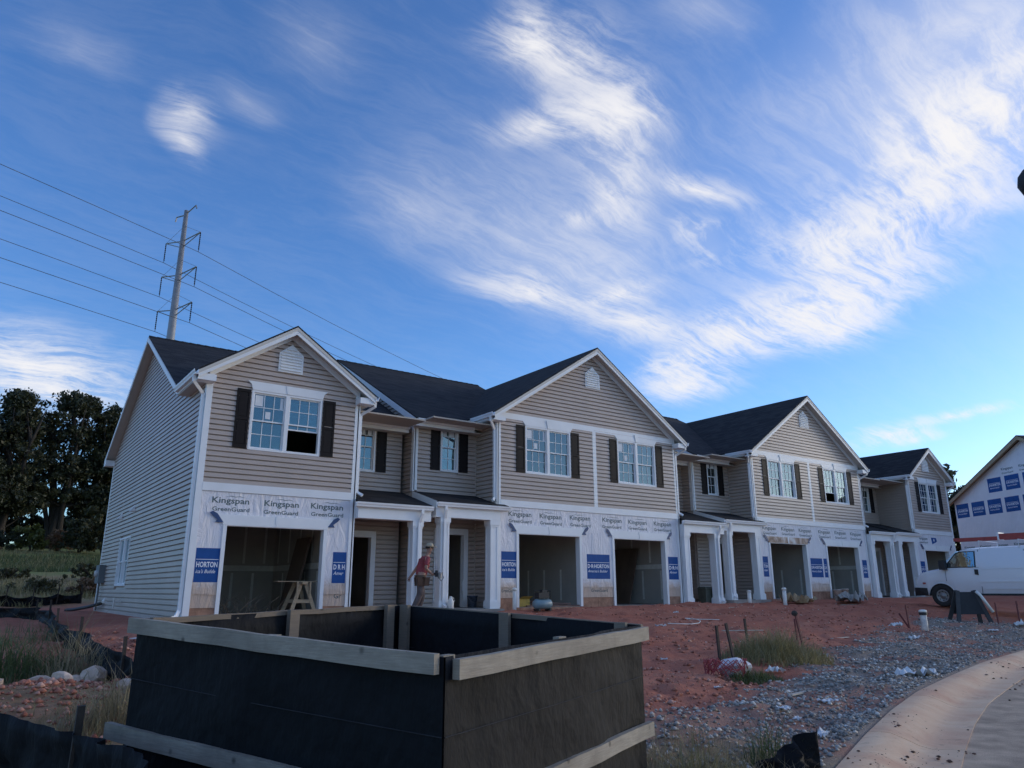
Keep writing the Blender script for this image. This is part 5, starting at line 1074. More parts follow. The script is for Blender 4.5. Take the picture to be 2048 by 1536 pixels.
def pvc(label, x, y, h, r_=.055, band=False, lean=(0, 0), cap='flat'):
    z0 = gz(x, y); o = thing('standpipe', label, 'pipe', (x, y, z0), group='white plastic pipes'); mb = MB(); mb.tube([(0, 0, -.2), (lean[0], lean[1], h * .86)], r_, 14); part('pipe', mb, MT['mudpvc' if band else 'pvc'], o, smooth=True)
    c_ = MB(); c_.lathe([(r_ * 1.18, 0), (r_ * 1.18, h * .09), (r_ * (1.0 if cap == 'dome' else 1.12), h * .12), (r_ * .6, h * .15), (.004, h * .155)], (lean[0], lean[1], h * .84), 14); part('cap', c_, MT['pvc'], o, smooth=True)
    if band: b_b = MB(); b_b.lathe([(r_ * 1.05, 0), (r_ * 1.22, .01), (r_ * 1.22, .07), (r_ * 1.05, .08)], (lean[0] * .9, lean[1] * .9, h * .72), 14); part('band', b_b, MT['blackplastic'], o)
pvc('white standpipe at the foot of the first wide gable, left of its garage', 8.72, -.5, .62); pvc('short white standpipe left of the mud-smeared garage', 18.1, -1.38, .42, .065, cap='dome'); pvc('tall white standpipe before the mud-smeared garage', 20.15, -1.35, .64, .07, cap='dome')
pvc('muddy white pipe with black band near the road', 16.76, -7.88, .52, .085, True, (.06, .03))
# A-frame sign stand
MT['darkply'] = mat('black_board', (.016, .018, .022), .7, .2, 5); MT['greyleg'] = mat('dark_grey_leg', (.05, .052, .055), .8, .2, 7)
ax_, ay_ = 21.35, -7.0; AF = thing('folding_sign', 'dark folding sign stand with white tube, seen in front of the van', 'sign', (ax_, ay_, gz(ax_, ay_) + .02), -.6255)
for sg in (-1, 1):
    for x0_, x1_ in ((-.52, -.26), (.52, .26)):
        mb = MB(); mb.sweep([(x0_, sg * .30, -.08), (x1_, sg * .03, .98)], [(-.06, -.02), (.06, -.02), (.06, .02), (-.06, .02)], up=(0, 1, 0)); part('leg', mb, MT['greyleg'], AF)
    mb = MB(); yb_, yt_ = sg * .22, sg * .055; mb.prism([(-.42, yb_, .28), (.42, yb_, .28), (.24, yt_, .94), (-.24, yt_, .94)][::-1 if sg > 0 else 1], [(-.42, yb_ + .015, .28), (.42, yb_ + .015, .28), (.24, yt_ + .015, .94), (-.24, yt_ + .015, .94)][::-1 if sg > 0 else 1]); ms = mb.mesh('board', MT['darkply']); bm = bmesh.new(); bm.from_mesh(ms); bmesh.ops.recalc_face_normals(bm, faces=bm.faces); bm.to_mesh(ms); bm.free(); part('board', ms, None, AF)
mb = MB(); mb.tube([(.25, -.12, .96), (.34, -.18, .84), (.56, -.33, .34)], .045, 8); part('white_tube', mb, MT['pvc'], AF, smooth=True)
# sawhorse in the first garage with a plank across
SH = thing('sawhorse', 'raw wood sawhorse with a board on top in the first garage', 'sawhorse', (2.75, .35, 0.0))
for sg in (-1, 1):
    for y0_ in (-.28, .28):
        mb = MB(); mb.sweep([(sg * .34, y0_ * 1.2, 0.0), (sg * .06, y0_ * .8, .80)], [(-.045, -.02), (.045, -.02), (.045, .02), (-.045, .02)], up=(0, 1, 0)); part('leg', mb, MT['rawwood'], SH)
    mb = MB(); mb.box(-.24, .24, sg * .27 - .02, sg * .27 + .02, .34, .42); part('brace', mb, MT['rawwood'], SH)
    mb = MB(); mb.box(sg * .16 - .02, sg * .16 + .02, -.30, -.26, .42, .84); part('upright', mb, MT['rawwood'], SH)
mb = MB(); mb.box(-.07, .07, -.36, .36, .78, .84); part('beam', mb, MT['rawwood'], SH)
mb = MB(); mb.box(-.62, .60, -.16, .16, .842, .860); part('top_board', mb, MT['rawwood'], SH)
PK = thing('plank', 'dark tall panel leaning on the right wall of the first garage', 'panel', (3.0, 2.4, .003)); mb = MB(); mb.hexa([(.1, -.5, 0), (.16, -.5, 0), (.16, .5, 0), (.1, .5, 0)], [(.52, -.5, 2.05), (.58, -.5, 2.05), (.58, .5, 2.05), (.52, .5, 2.05)]); MT['brownply'] = mat('brown_panel', (.16, .11, .08), .7, .2, 3, stretch=(1, 1, .3)); part('panel', mb, MT['brownply'], PK)
PK = thing('door_slab', 'brown door slab leaning inside the third garage', 'door', (12.36 + 2.55, 2.6, .15)); mb = MB(); mb.hexa([(.45, -.9, 0), (.5, -.9, 0), (.5, .5, 0), (.45, .5, 0)], [(1.0, -.9, 1.95), (1.05, -.9, 1.95), (1.05, .5, 1.95), (1.0, .5, 1.95)]); part('panel', mb, MT['brownply'], PK)
# jug, bucket, paper, compressor, offcuts, utility boxes
o = thing('jug', 'white plastic jug on the second porch slab', 'jug', (6.72, -.32, .13)); mb = MB(); mb.lathe([(.07, 0), (.085, .02), (.085, .2), (.06, .27), (.035, .30), (.035, .34), (.001, .345)], (0, 0, 0), 14); part('body', mb, MT['pvc'], o, smooth=True); mb = MB(); mb.tube([(.07, 0, .18), (.12, 0, .22), (.10, 0, .29), (.04, 0, .31)], .012, 6); part('handle', mb, MT['pvc'], o)
MT['bucketblue'] = mat('scuffed_blue_bucket', (.07, .09, .13), .5, .6, 14)
o = thing('bucket', 'scuffed dark bucket by the second front door', 'bucket', (8.02, .62, .13)); mb = MB(); mb.lathe([(.12, 0), (.15, .32), (.16, .32), (.16, .35), (.145, .35), (.145, .33), (.11, .03)], (0, 0, 0), 18); part('body', mb, MT['bucketblue'], o, smooth=True); mb = MB(); mb.tube([(-.155, 0, .32), (-.12, -.1, .2), (0, -.15, .14), (.12, -.1, .2), (.155, 0, .32)], .005, 5); part('bail', mb, MT['rim'], o)
mb = MB(); mb.box(0, .16, -.004, 0, 0, .30); o = thing('notice', 'white paper notice on the siding beside the second door', 'notice', (7.98, 1.12, .62), data=mb.mesh('notice', MT['sticker']))
MT['compblue'] = mat('blue_grey_compressor_tank', (.17, .26, .30), .4, .15, 5)
o = thing('air_compressor', 'blue grey air compressor before the second garage', 'compressor', (9.45, -.85, gz(9.45, -.85) + .02)); mb = MB(); mb.lathe([(.02, -.30), (.10, -.29), (.14, -.24), (.14, .24), (.10, .29), (.02, .30)], (0, 0, 0), 16); mb.v = [(p[2], p[0], p[1] + .19) for p in mb.v]; part('tank', mb, MT['compblue'], o, smooth=True)
mb = MB(); mb.box(-.2, .16, -.1, .1, .34, .50); mb.box(-.05, .12, -.07, .07, .50, .58); part('motor', mb, MT['blackplastic'], o)
mb = MB(); mb.tube([(-.3, 0, .3), (-.3, 0, .56), (.28, 0, .56), (.28, 0, .3)], .015, 6); part('handle', mb, MT['blackplastic'], o)
for x in (-.2, .2): mb = MB(); mb.box(x - .03, x + .03, -.12, .12, 0, .06); part('foot', mb, MT['blackplastic'], o)
MT['yellowbox'] = mat('yellow_carton', (.38, .27, .06), .8, .2, 6)
mb = MB(); mb.box(-.24, .24, -.15, .15, 0, .22); o = thing('carton', 'yellow carton left of the air compressor in the second garage', 'carton', (9.75, .6, .15), .2); part('box', mb, MT['yellowbox'], o); mb = MB(); mb.hexa([(-.24, -.15, .221), (.24, -.15, .221), (.24, -.14, .221), (-.24, -.14, .221)], [(-.24, -.3, .30), (.24, -.3, .30), (.24, -.29, .302), (-.24, -.29, .302)]); part('flap', mb, MT['yellowbox'], o)
MT['lumber'] = mat('reddish_offcut', (.22, .13, .10), .85, .3, 5, stretch=(1, 4, 1))
BL_ = ['longest reddish board across the second garage doorway', 'reddish board at the front of the second garage pile', 'board on the left end of the second garage pile', 'tilted board on top of the second garage pile', 'reddish board against the second garage right jamb', 'short offcut behind the air compressor', 'thin board at the back of the second garage pile', 'board under the others in the second garage', 'offcut beside the yellow carton']
for k in range(9):
    x, y = 10.25 + random.uniform(-.4, .8), .35 + k * .12 + random.uniform(-.3, .2); ln_ = random.uniform(.8, 1.9); mb = MB(); mb.box(-ln_ / 2, ln_ / 2, -.045, .045, 0, .038)
    o = thing('offcut', BL_[k], 'board', (x, y, .15 + .04 * (k % 4)), random.uniform(-.3, .5), group='boards in the second garage', data=mb.mesh('offcut', MT['lumber'])); o.rotation_euler[1] = .02 * (k % 3)
for k, x in enumerate((25.2, 25.72)):
    mb = MB(); mb.lathe([(.13, 0), (.16, .36), (.17, .36), (.17, .39), (.15, .39), (.12, .02)], (0, 0, 0), 16); o = thing('pail', ('white pail touching the fifth garage jamb', 'mud-splashed pail right of the other in the fifth garage')[k], 'pail', (x, -.35, gz(x, -.35) + .03)); part('body', mb, MT['mudpvc'], o, smooth=True); mb = MB(); mb.tube([(-.165, 0, .36), (0, -.17, .2), (.165, 0, .36)], .006, 5); part('bail', mb, MT['rim'], o)
MT['greenbox'] = mat('olive_utility_box', (.10, .105, .08), .6, .3, 5)
o = thing('utility_box', 'olive grey utility box on the third porch', 'utility box', (17.95, .35, .13)); mb = MB(); mb.box(-.26, .26, -.18, .18, 0, .52); part('case', mb, MT['greenbox'], o); mb = MB(); mb.hexa([(-.28, -.2, .52), (.28, -.2, .52), (.28, .2, .52), (-.28, .2, .52)], [(-.24, -.14, .60), (.24, -.14, .60), (.24, .16, .60), (-.24, .16, .60)]); part('lid', mb, MT['greenbox'], o)
MT['metergrey'] = mat('grey_meter_box', (.13, .15, .165), .45, .12, 4)
o = thing('electric_meter', 'grey electric meter box on the rear of the end wall', 'meter box', (-.03, 12.0, .88)); mb = MB(); mb.box(-.20, 0.0, -.38, .38, 0, .62); part('case', mb, MT['metergrey'], o); mb = MB(); mb.tube([(-.1, 0, 0), (-.1, 0, -.9)], .03, 8); part('conduit', mb, MT['metergrey'], o)
mb = MB(); mb.lathe([(.11, 0), (.11, .05), (.09, .09), (.001, .1)], (0, 0, 0), 14); mb.v = [(-.2 - p[2], p[1], p[0] + .33) for p in mb.v]; part('meter_dial', mb, MT['lamp'], o)
for y, z, lb in ((7.62, 2.98, 'white dryer vent hood, right and upper one on the end wall'), (9.77, 2.90, 'white vent hood, left and lower one on the end wall')):
    o = thing('vent_hood', lb, 'vent', (-.02, y, z), group='vent hoods on the end wall'); mb = MB(); mb.box(-.02, 0, -.11, .11, 0, .22); part('flange', mb, MT['white'], o); mb = MB(); mb.prism([(-.02, -.09, .03), (-.02, -.09, .2), (-.15, -.09, .03)], [(-.02, .09, .03), (-.02, .09, .2), (-.15, .09, .03)]); ms = mb.mesh('hood', MT['white']); bm = bmesh.new(); bm.from_mesh(ms); bmesh.ops.recalc_face_normals(bm, faces=bm.faces); bm.to_mesh(ms); bm.free(); part('hood', ms, None, o)
o = thing('pipe_stub', 'small white T pipe low on the end wall', 'pipe', (-.02, 7.83, .25)); mb = MB(); mb.tube([(0, 0, .05), (-.2, 0, .05)], .025, 8); part('stub', mb, MT['pvc'], o); mb = MB(); mb.tube([(-.2, 0, .18), (-.2, 0, -.12)], .025, 8); part('tee', mb, MT['pvc'], o)
o = thing('drain_hose', 'black corrugated hose sloping down from a white outlet low on the end wall', 'hose', (-.02, 11.0, .22)); mb = MB(); mb.tube([(-.1, 0, 0), (-.35, .9, -.12), (-.6, 2.1, -.22), (-.8, 2.9, -.26)], .055, 8); part('hose', mb, MT['blackplastic'], o, smooth=True); mb = MB(); mb.lathe([(.05, 0), (.09, .02), (.09, .08), (.02, .18)], (0, 0, 0), 10); part('outlet', mb, MT['pvc'], o)
# bundle of brush in the first garage mouth
def blades(name, xy, h, w, material, parent=None, lean=.35, zfun=None, o=(0, 0, 0), bend=.5):
    n = len(xy); xy = np.asarray(xy, float); z = ground_np(xy[:, 0], xy[:, 1]) if zfun is None else zfun(xy); a = rng.random(n) * 6.283; hh = np.asarray(h) * (0.45 + .75 * rng.random(n)); ln_ = lean * hh * (0.3 + rng.random(n))
    dx, dy = np.cos(a), np.sin(a); sx_, sy_ = -dy * w / 2, dx * w / 2; b0 = np.stack([xy[:, 0], xy[:, 1], z - .02], 1)
    mid = b0 + np.stack([dx * ln_ * .35, dy * ln_ * .35, hh * .55], 1); tip = b0 + np.stack([dx * ln_ * (1 + bend), dy * ln_ * (1 + bend), hh], 1); sd_ = np.stack([sx_, sy_, 0 * sx_], 1)
    v = np.stack([b0 - sd_, b0 + sd_, mid + sd_ * .7, mid - sd_ * .7, tip], 1).reshape(-1, 3) - np.array(o); i = np.arange(n) * 5
    me = bpy.data.meshes.new(name); me.from_pydata(v.tolist(), [], [tuple(q) for q in np.stack([i, i + 1, i + 2, i + 3], 1).tolist()] + [tuple(q) for q in np.stack([i + 3, i + 2, i + 4], 1).tolist()]); me.update()
    at_ = me.attributes.new('shade', 'FLOAT', 'POINT'); at_.data.foreach_set('value', np.repeat(rng.random(n), 5).astype(np.float32)); me.materials.append(material); return me
MT['grass_dry'] = leaf_mat('dry_grass', (.12, .10, .05), (.36, .29, .17)); MT['grass_green'] = leaf_mat('green_weed', (.035, .06, .02), (.13, .16, .06)); MT['grass_mix'] = leaf_mat('tired_grass', (.09, .095, .036), (.34, .29, .14))
# ------------------------------------------------------------------ worker
def skin(name, nodes, edges, material, parent, root=0, sub=2, smooth=True):
    me = bpy.data.meshes.new(name); me.from_pydata([n[:3] for n in nodes], edges, []); me.update(); o = bpy.data.objects.new('tmp_skin', me); col.objects.link(o)
    md = o.modifiers.new('skin', 'SKIN'); sv = me.skin_vertices[0].data if me.skin_vertices else None
    if sv is None:
        bpy.context.view_layer.objects.active = o; bm = bmesh.new(); bm.from_mesh(me); bm.verts.layers.skin.verify(); bm.to_mesh(me); bm.free(); sv = me.skin_vertices[0].data
    for i, n in enumerate(nodes): sv[i].radius = (n[3], n[4] if len(n) > 4 else n[3]); sv[i].use_root = (i == root)
    sb = o.modifiers.new('sub', 'SUBSURF'); sb.levels = sub; sb.render_levels = sub
    dg = bpy.context.evaluated_depsgraph_get(); dg.update(); m2 = bpy.data.meshes.new_from_object(o.evaluated_get(dg)); bpy.data.objects.remove(o); bpy.data.meshes.remove(me)
    m2.name = name; m2.materials.clear(); m2.materials.append(material); m2.shade_smooth(); return part(name, m2, None, parent)
MT['skin'] = mat('skin', (.36, .20, .14), .5, .08, 8); MT['shirt'] = mat('red_shirt', (.28, .055, .065), .85, .25, 7, .4, 18); MT['jeans'] = mat('grey_brown_trousers', (.115, .09, .085), .9, .3, 7, .4, 20)
MT['cap'] = mat('tan_cap', (.42, .36, .26), .8, .12, 8); MT['hair'] = mat('dark_hair', (.02, .016, .013), .7, .2, 20); MT['belt'] = mat('tool_leather', (.12, .07, .045), .7, .3, 9); MT['boot'] = mat('work_boot', (.10, .075, .055), .8, .3, 9)
px0, py0_ = 5.42, -.95; PS = thing('person', 'worker in red shirt, tan cap and grey trousers walking past the porch columns', 'person', (px0, py0_, gz(px0, py0_) + .0), -.30)
# local frame: +x is the way the worker faces; z=0 ground
body = [(0, 0, .93, .115, .14), (.01, 0, 1.08, .11, .14), (.04, 0, 1.24, .115, .16), (.075, 0, 1.37, .10, .17), (.10, 0, 1.46, .055), (.125, 0, 1.53, .05),      # 0-5 spine, neck
 (.14, 0, 1.60, .075, .07), (.15, 0, 1.68, .088, .075), (.145, 0, 1.735, .06),                                           # 6-8 head
 (.06, .185, 1.385, .06), (-.08, .235, 1.17, .043), (-.20, .25, .97, .033),                                             # 9-11 left arm (back)
 (.08, -.185, 1.385, .06), (.06, -.25, 1.14, .043), (.24, -.19, 1.02, .034),                                             # 12-14 right arm (forward)
 (.0, .095, .88, .095), (.09, .10, .50, .065), (-.02, .10, .10, .042), (.07, .105, .035, .036), (.15, .105, .03, .03),     # 15-19 left leg
 (.0, -.095, .88, .095), (-.02, -.10, .49, .065), (-.20, -.10, .12, .042), (-.13, -.105, .045, .036), (-.05, -.105, .03, .03)]   # 20-24 right leg
bed = [(0, 1), (1, 2), (2, 3), (3, 4), (4, 5), (5, 6), (6, 7), (7, 8), (3, 9), (9, 10), (10, 11), (3, 12), (12, 13), (13, 14), (0, 15), (15, 16), (16, 17), (17, 18), (18, 19), (0, 20), (20, 21), (21, 22), (22, 23), (23, 24)]
# hands: palm and five bent fingers each
def hand(base, dirv, side):
    d = Vector(dirv).normalized(); s_ = Vector(side).normalized(); n = d.cross(s_); i0 = len(body); p = Vector(base) + d * .05; body.append((*p, .026, .018)); bed.append((base_i, i0)); k = Vector(base) + d * .085; body.append((*k, .030, .016)); bed.append((i0, i0 + 1))
    for j, (o_, l) in enumerate(((-.028, .062), (-.010, .072), (.010, .068), (.027, .054))):
        a = k + s_ * o_ + d * .012; q = a + d * l * .5 + n * .012; r_ = q + d * l * .35 + n * .03; i = len(body); body.extend([(*a, .0085), (*q, .008), (*r_, .0065)]); bed.extend([(i0 + 1, i), (i, i + 1), (i + 1, i + 2)])
    a = p - s_ * .03; q = a + d * .03 - s_ * .018 + n * .01; i = len(body); body.extend([(*a, .010), (*q, .009), (*(q + d * .022 + n * .012), .007)]); bed.extend([(i0, i), (i, i + 1), (i + 1, i + 2)])
base_i = 11; hand((-.20, .25, .97), (-.45, .02, -1), (0.9, .1, -.3)); base_i = 14; hand((.24, -.19, 1.02), (1, .15, -.15), (0, .3, 1))
LEAN = lambda n: (n[0] + .10 * max(0, n[2] - .9) + .0, *n[1:])
body = [LEAN(n) for n in body]
BD = skin('body', body, bed, MT['skin'], PS)
nose = MB(); nose.lathe([(.001, .0), (.014, .012), (.012, .03), (.001, .05)], (.307, 0, 1.64), 8); part('nose', nose, MT['skin'], PS, smooth=True)
for sg in (-1, 1):
    e = MB(); e.lathe([(.001, -.007), (.007, 0), (.001, .007)], (.304, sg * .03, 1.69), 8); part('eye', e, MT['hair'], PS); ea = MB(); ea.lathe([(.001, -.03), (.02, -.01), (.022, .015), (.001, .03)], (.218, sg * .078, 1.665), 8); part('ear', ea, MT['skin'], PS, smooth=True)
mo = MB(); mo.box(.296, .303, -.022, .022, 1.612, 1.617); part('mouth', mo, MT['shirt'], PS)
sh = [(0, 0, .94, .135, .165), (.01, 0, 1.08, .13, .16), (.04, 0, 1.24, .135, .178), (.072, 0, 1.37, .118, .185), (.09, 0, 1.435, .085, .10), (.06, .185, 1.385, .078), (.005, .215, 1.27, .068), (-.02, .228, 1.205, .066), (.08, -.185, 1.385, .078), (.07, -.22, 1.27, .068), (.065, -.238, 1.205, .066)]
skin('shirt', [LEAN(n) for n in sh], [(0, 1), (1, 2), (2, 3), (3, 4), (3, 5), (5, 6), (6, 7), (3, 8), (8, 9), (9, 10)], MT['shirt'], PS)
tr_ = [(0, 0, .955, .128, .158), (0, 0, .86, .12, .15), (.0, .098, .82, .112), (.085, .10, .50, .088), (-.012, .10, .13, .072), (.0, -.098, .82, .112), (-.02, -.10, .49, .088), (-.19, -.10, .15, .072)]
skin('trousers', tr_, [(0, 1), (1, 2), (2, 3), (3, 4), (1, 5), (5, 6), (6, 7)], MT['jeans'], PS)
for (a, c) in (((-.02, .10, .06), (.15, .105, .045)), ((-.20, -.10, .08), (-.04, -.105, .045))): skin('boot', [(*a, .055), (a[0] + .06, a[1], .05, .052, .045), (*c, .045, .038)], [(0, 1), (1, 2)], MT['boot'], PS)
hr = MB(); hr.lathe([(.094, 0), (.098, .035), (.085, .065), (.02, .075)], (.207, 0, 1.655), 16); part('hair', hr, MT['hair'], PS, smooth=True)
cp = MB(); cp.lathe([(.102, 0), (.104, .03), (.088, .075), (.05, .10), (.001, .108)], (.222, 0, 1.695), 18); CP_ = part('cap', cp, MT['cap'], PS, smooth=True); bl = MB(); bl.prism([(.295, -.075, 1.70), (.405, -.04, 1.685), (.42, 0, 1.683), (.405, .04, 1.685), (.295, .075, 1.70)], [(.295, -.075, 1.712), (.405, -.04, 1.695), (.42, 0, 1.693), (.405, .04, 1.695), (.295, .075, 1.712)]); part('brim', bl, MT['cap'], CP_)
bt = MB(); n = 20; [bt.v.append((.0 + r_ * 1.0 * math.cos(2 * math.pi * k / n) * (.138 + dr_), .168 * math.sin(2 * math.pi * k / n) * (1 + dr_ * 4), z)) for r_, dr_, z in ((1, 0, .93), (1, .012, .93), (1, .012, .985), (1, 0, .985)) for k in range(n)]
for i in range(4):
    for k in range(n): bt.f.append((i * n + k, i * n + (k + 1) % n, ((i + 1) % 4) * n + (k + 1) % n, ((i + 1) % 4) * n + k))
BT = part('tool_belt', bt, MT['belt'], PS)
for sg, xx in ((-1, -.02), (1, -.02), (-1, .1)):
    pk = MB(); pk.hexa([(xx - .08, sg * .15, .72), (xx + .08, sg * .15, .72), (xx + .08, sg * .22, .72), (xx - .08, sg * .22, .72)] if sg > 0 else [(xx - .08, -.22, .72), (xx + .08, -.22, .72), (xx + .08, -.15, .72), (xx - .08, -.15, .72)], [(xx - .10, sg * .14, .93), (xx + .10, sg * .14, .93), (xx + .10, sg * .26, .93), (xx - .10, sg * .26, .93)] if sg > 0 else [(xx - .10, -.26, .93), (xx + .10, -.26, .93), (xx + .10, -.14, .93), (xx - .10, -.14, .93)]); part('pouch', pk, MT['belt'], BT)
# the nail gun he carries
NG = thing('nail_gun', 'black and silver nail gun in the walking worker\'s right hand', 'tool', PS.location, -.30)
mb = MB(); mb.box(.34, .40, -.24, -.17, .94, 1.10); part('magazine', mb, MT['blackplastic'], NG); mb = MB(); mb.tube([(.30, -.19, 1.02), (.44, -.19, 1.0)], .026, 8); part('grip', mb, MT['blackplastic'], NG); mb = MB(); mb.lathe([(.05, 0), (.055, .12), (.03, .16)], (.46, -.2, .90), 10); part('head', mb, MT['rim'], NG); mb = MB(); mb.tube([(.40, -.2, .96), (.50, -.2, .84), (.56, -.2, .92), (.52, -.2, 1.06)], .012, 6); part('guard', mb, MT['rim'], NG)
# ------------------------------------------------------------------ gravel, clods, weeds
def stones(name, pos, size, material, flat=.65, seed=1):
    n = len(pos); base = np.array([(1, 0, 0), (-.5, .87, 0), (-.5, -.87, 0), (.3, .2, .8), (-.4, .1, .75), (0, -.3, .85), (0, 0, -.6)], float); fc = np.array([(0, 1, 3), (1, 4, 3), (1, 2, 4), (2, 5, 4), (2, 0, 5), (0, 3, 5), (3, 4, 5), (1, 0, 6), (2, 1, 6), (0, 2, 6)])
    a = rng.random(n) * 6.283; ca, sa = np.cos(a), np.sin(a); j = base[None] * (1 + .45 * (rng.random((n, 7, 3)) - .5)); j = j * (np.asarray(size)[:, None, None]) * np.array([1, .75, flat]); x = j[..., 0] * ca[:, None] - j[..., 1] * sa[:, None]; y = j[..., 0] * sa[:, None] + j[..., 1] * ca[:, None]
    v = np.stack([x, y, j[..., 2]], 2) + pos[:, None, :]; F_ = (fc[None] + (np.arange(n) * 7)[:, None, None]).reshape(-1, 3)
    me = bpy.data.meshes.new(name); me.vertices.add(n * 7); me.vertices.foreach_set('co', v.ravel()); me.loops.add(F_.size); me.loops.foreach_set('vertex_index', F_.ravel().astype(np.int32)); me.polygons.add(len(F_)); me.polygons.foreach_set('loop_start', np.arange(0, F_.size, 3)); me.polygons.foreach_set('loop_total', np.full(len(F_), 3)); me.update()
    at_ = me.attributes.new('shade', 'FLOAT', 'POINT'); at_.data.foreach_set('value', np.repeat(rng.random(n), 7).astype(np.float32)); me.materials.append(material); return me
def shade_mat(name, stops, rough=.85):
    mt, nt, b, out = newmat(name); a = nt.nodes.new('ShaderNodeAttribute'); a.attribute_name = 'shade'; L(ramp(nt, a.outputs['Fac'], stops), b.inputs['Base Color'], nt); b.inputs['Roughness'].default_value = rough; return mt
MT['gravel'] = shade_mat('crushed_stone', [(0, (.10, .095, .09)), (.3, (.26, .245, .225)), (.65, (.44, .41, .375)), (.85, (.38, .27, .19)), (1, (.82, .78, .72))])
MT['clods'] = shade_mat('clay_clods', [(0, (.26, .085, .055)), (.6, (.44, .17, .105)), (1, (.58, .33, .25))])
def scatter(n, x0, x1, y0, y1, f):
    x = rng.uniform(x0, x1, n); y = rng.uniform(y0, y1, n); k = rng.random(n) < f(x, y); return x[k], y[k]
def lay(x, y, s, lift=.2): return np.stack([x, y, ground_np(x, y) + s * lift], 1)
x, y = scatter(190000, -1.2, 24, -16, -5, lambda a, b_: gravel_amt(a, b_) * np.clip(1.25 - np.hypot(a + 4, b_ + 18) / 34, .12, 1) * sstep(0.03, .15, b_ - curb_y(a)) * .8)
s = .014 + .030 * rng.random(len(x))**2.5; struct('gravel', stones('gravel', lay(x, y, s), s, MT['gravel']), 'stuff')
x, y = scatter(48000, -5, 26, -14, -.2, lambda a, b_: np.clip(1 - 1.4 * gravel_amt(a, b_), 0, 1)**2 * (b_ > curb_y(a) + .1) * np.clip(1.3 - np.hypot(a + 4, b_ + 18) / 26, .15, 1) * (.25 + .75 * (fbm(a * .6, b_ * .6, 3, 91) > .02)) * ~((a > -3.4) & (a < 0) & (b_ < -12)))
s = .012 + .05 * rng.random(len(x))**4; struct('clay_clods', stones('clay_clods', lay(x, y, s), s, MT['clods']), 'stuff')
x = rng.normal(-3.2, .55, 1500); y = rng.normal(-8.2, .65, 1500); s = .010 + .055 * rng.random(1500)**7; struct('heap_clods', stones('heap_clods', lay(x, y, s), s, MT['clods']), 'stuff')
# crumbs and mud on the kerb
MT['crumbs'] = shade_mat('dark_mud_crumbs', [(0, (.05, .028, .02)), (.7, (.16, .08, .055)), (1, (.30, .20, .14))])
x, y = scatter(9000, 1, 20, -16, -10, lambda a, b_: (b_ < curb_y(a) - .03) * (b_ > curb_y(a) - 1.05) * np.clip((fbm(a * .9, b_ * 2.2, 3, 15) - .06) * 5 + .03, 0, 1))
kz = curb_z(x) + np.interp((curb_y(x) - y) * .94, [q[0] for q in prof], [q[1] for q in prof]); s = .006 + .032 * rng.random(len(x))**4; struct('kerb_crumbs', stones('kerb_crumbs', np.stack([x, y, kz + s * .2], 1), s, MT['crumbs'], .45), 'stuff')
def grassfield(name, x, y, h, w, m, lean=.4): struct(name, blades(name, np.stack([x, y], 1), h, w, MT[m], lean=lean), 'stuff')
x, y = scatter(9000, -7, -1.9, -14.6, -8.6, lambda a, b_: np.clip(.25 + 1.6 * fbm(a * 1.1, b_ * 1.1, 3, 33), 0, 1) * (np.hypot((a + 3.25) / .9, (b_ + 8.2) / 1.0) > 1)); grassfield('dry_weeds_left', x, y, .22, .006, 'grass_mix', .6)
x, y = scatter(5200, -6, -2.5, -7.5, 2, lambda a, b_: np.clip(.2 + 1.5 * fbm(a, b_, 3, 43), 0, 1)); grassfield('weeds_by_fence', x, y, .34, .010, 'grass_green', .5)
x, y = scatter(5200, -.15, 1.9, -15.0, -13.2, lambda a, b_: (b_ > curb_y(a) + .05) * np.clip(.5 + fbm(a * 1.5, b_ * 1.5, 3, 53), 0, 1) * np.clip(1.6 - (a + .1) / 1.1, 0, 1)); grassfield('dry_weeds_by_box', x, y, .20, .006, 'grass_dry', .7)
x, y = scatter(9000, .4, 16, -14, -8.2, lambda a, b_: (b_ > curb_y(a) + .05) * np.clip(.75 - gravel_amt(a, b_), 0, 1) * (b_ < curb_y(a) + 3.4) * .8); grassfield('dry_straw', x, y, .07, .006, 'grass_dry', 1.8)
x, y = scatter(26000, -7, 3, 15.5, 42, lambda a, b_: np.clip(.35 + 1.2 * fbm(a * .3, b_ * .3, 3, 63), 0, 1) * np.clip(1.5 - (b_ - 15) / 24, .2, 1)); grassfield('bank_grass', x, y, .34, .035, 'grass_mix', .5)
x, y = scatter(9000, -8, 4, 31, 39, lambda a, b_: a * 0 + .8); grassfield('green_strip', x, y, .30, .05, 'grass_green', .4)
def clump(label, cx_, cy_, r_, n, h, w, m, name='weed_clump'):
    a = rng.random(n) * 6.283; q = r_ * rng.random(n)**.6; xy = np.stack([cx_ + q * np.cos(a) * 1.3, cy_ + q * np.sin(a) * .8], 1); o = (cx_, cy_, gz(cx_, cy_)); me_ = blades('foliage', xy, h * (1.15 - .85 * q / r_), w, MT[m], lean=.7, o=o); t = thing(name, label, 'weeds', o, group='clumps of weeds'); link('foliage', me_, t); return t
clump('largest bushy weed clump among the stakes', 7.7, -9.75, .95, 2600, .58, .012, 'grass_mix'); clump('low dark green weed clump right of the red netting', 5.75, -10.75, .42, 700, .26, .014, 'grass_green')
clump('tall weeds at the left picture edge behind the clay heap', -3.35, -5.6, .6, 700, .75, .012, 'grass_green'); clump('arching dry weed beside the leaning fence post', -2.75, -6.3, .35, 240, .95, .010, 'grass_dry'); clump('dry weeds between large rock and box corner', -2.75, -9.9, .4, 520, .6, .009, 'grass_dry')
clump('weeds at the lower right corner of the box', .25, -14.35, .38, 420, .42, .007, 'grass_mix'); clump('weed clump beside the torn fabric near the kerb', 1.25, -14.25, .25, 260, .42, .008, 'grass_green')
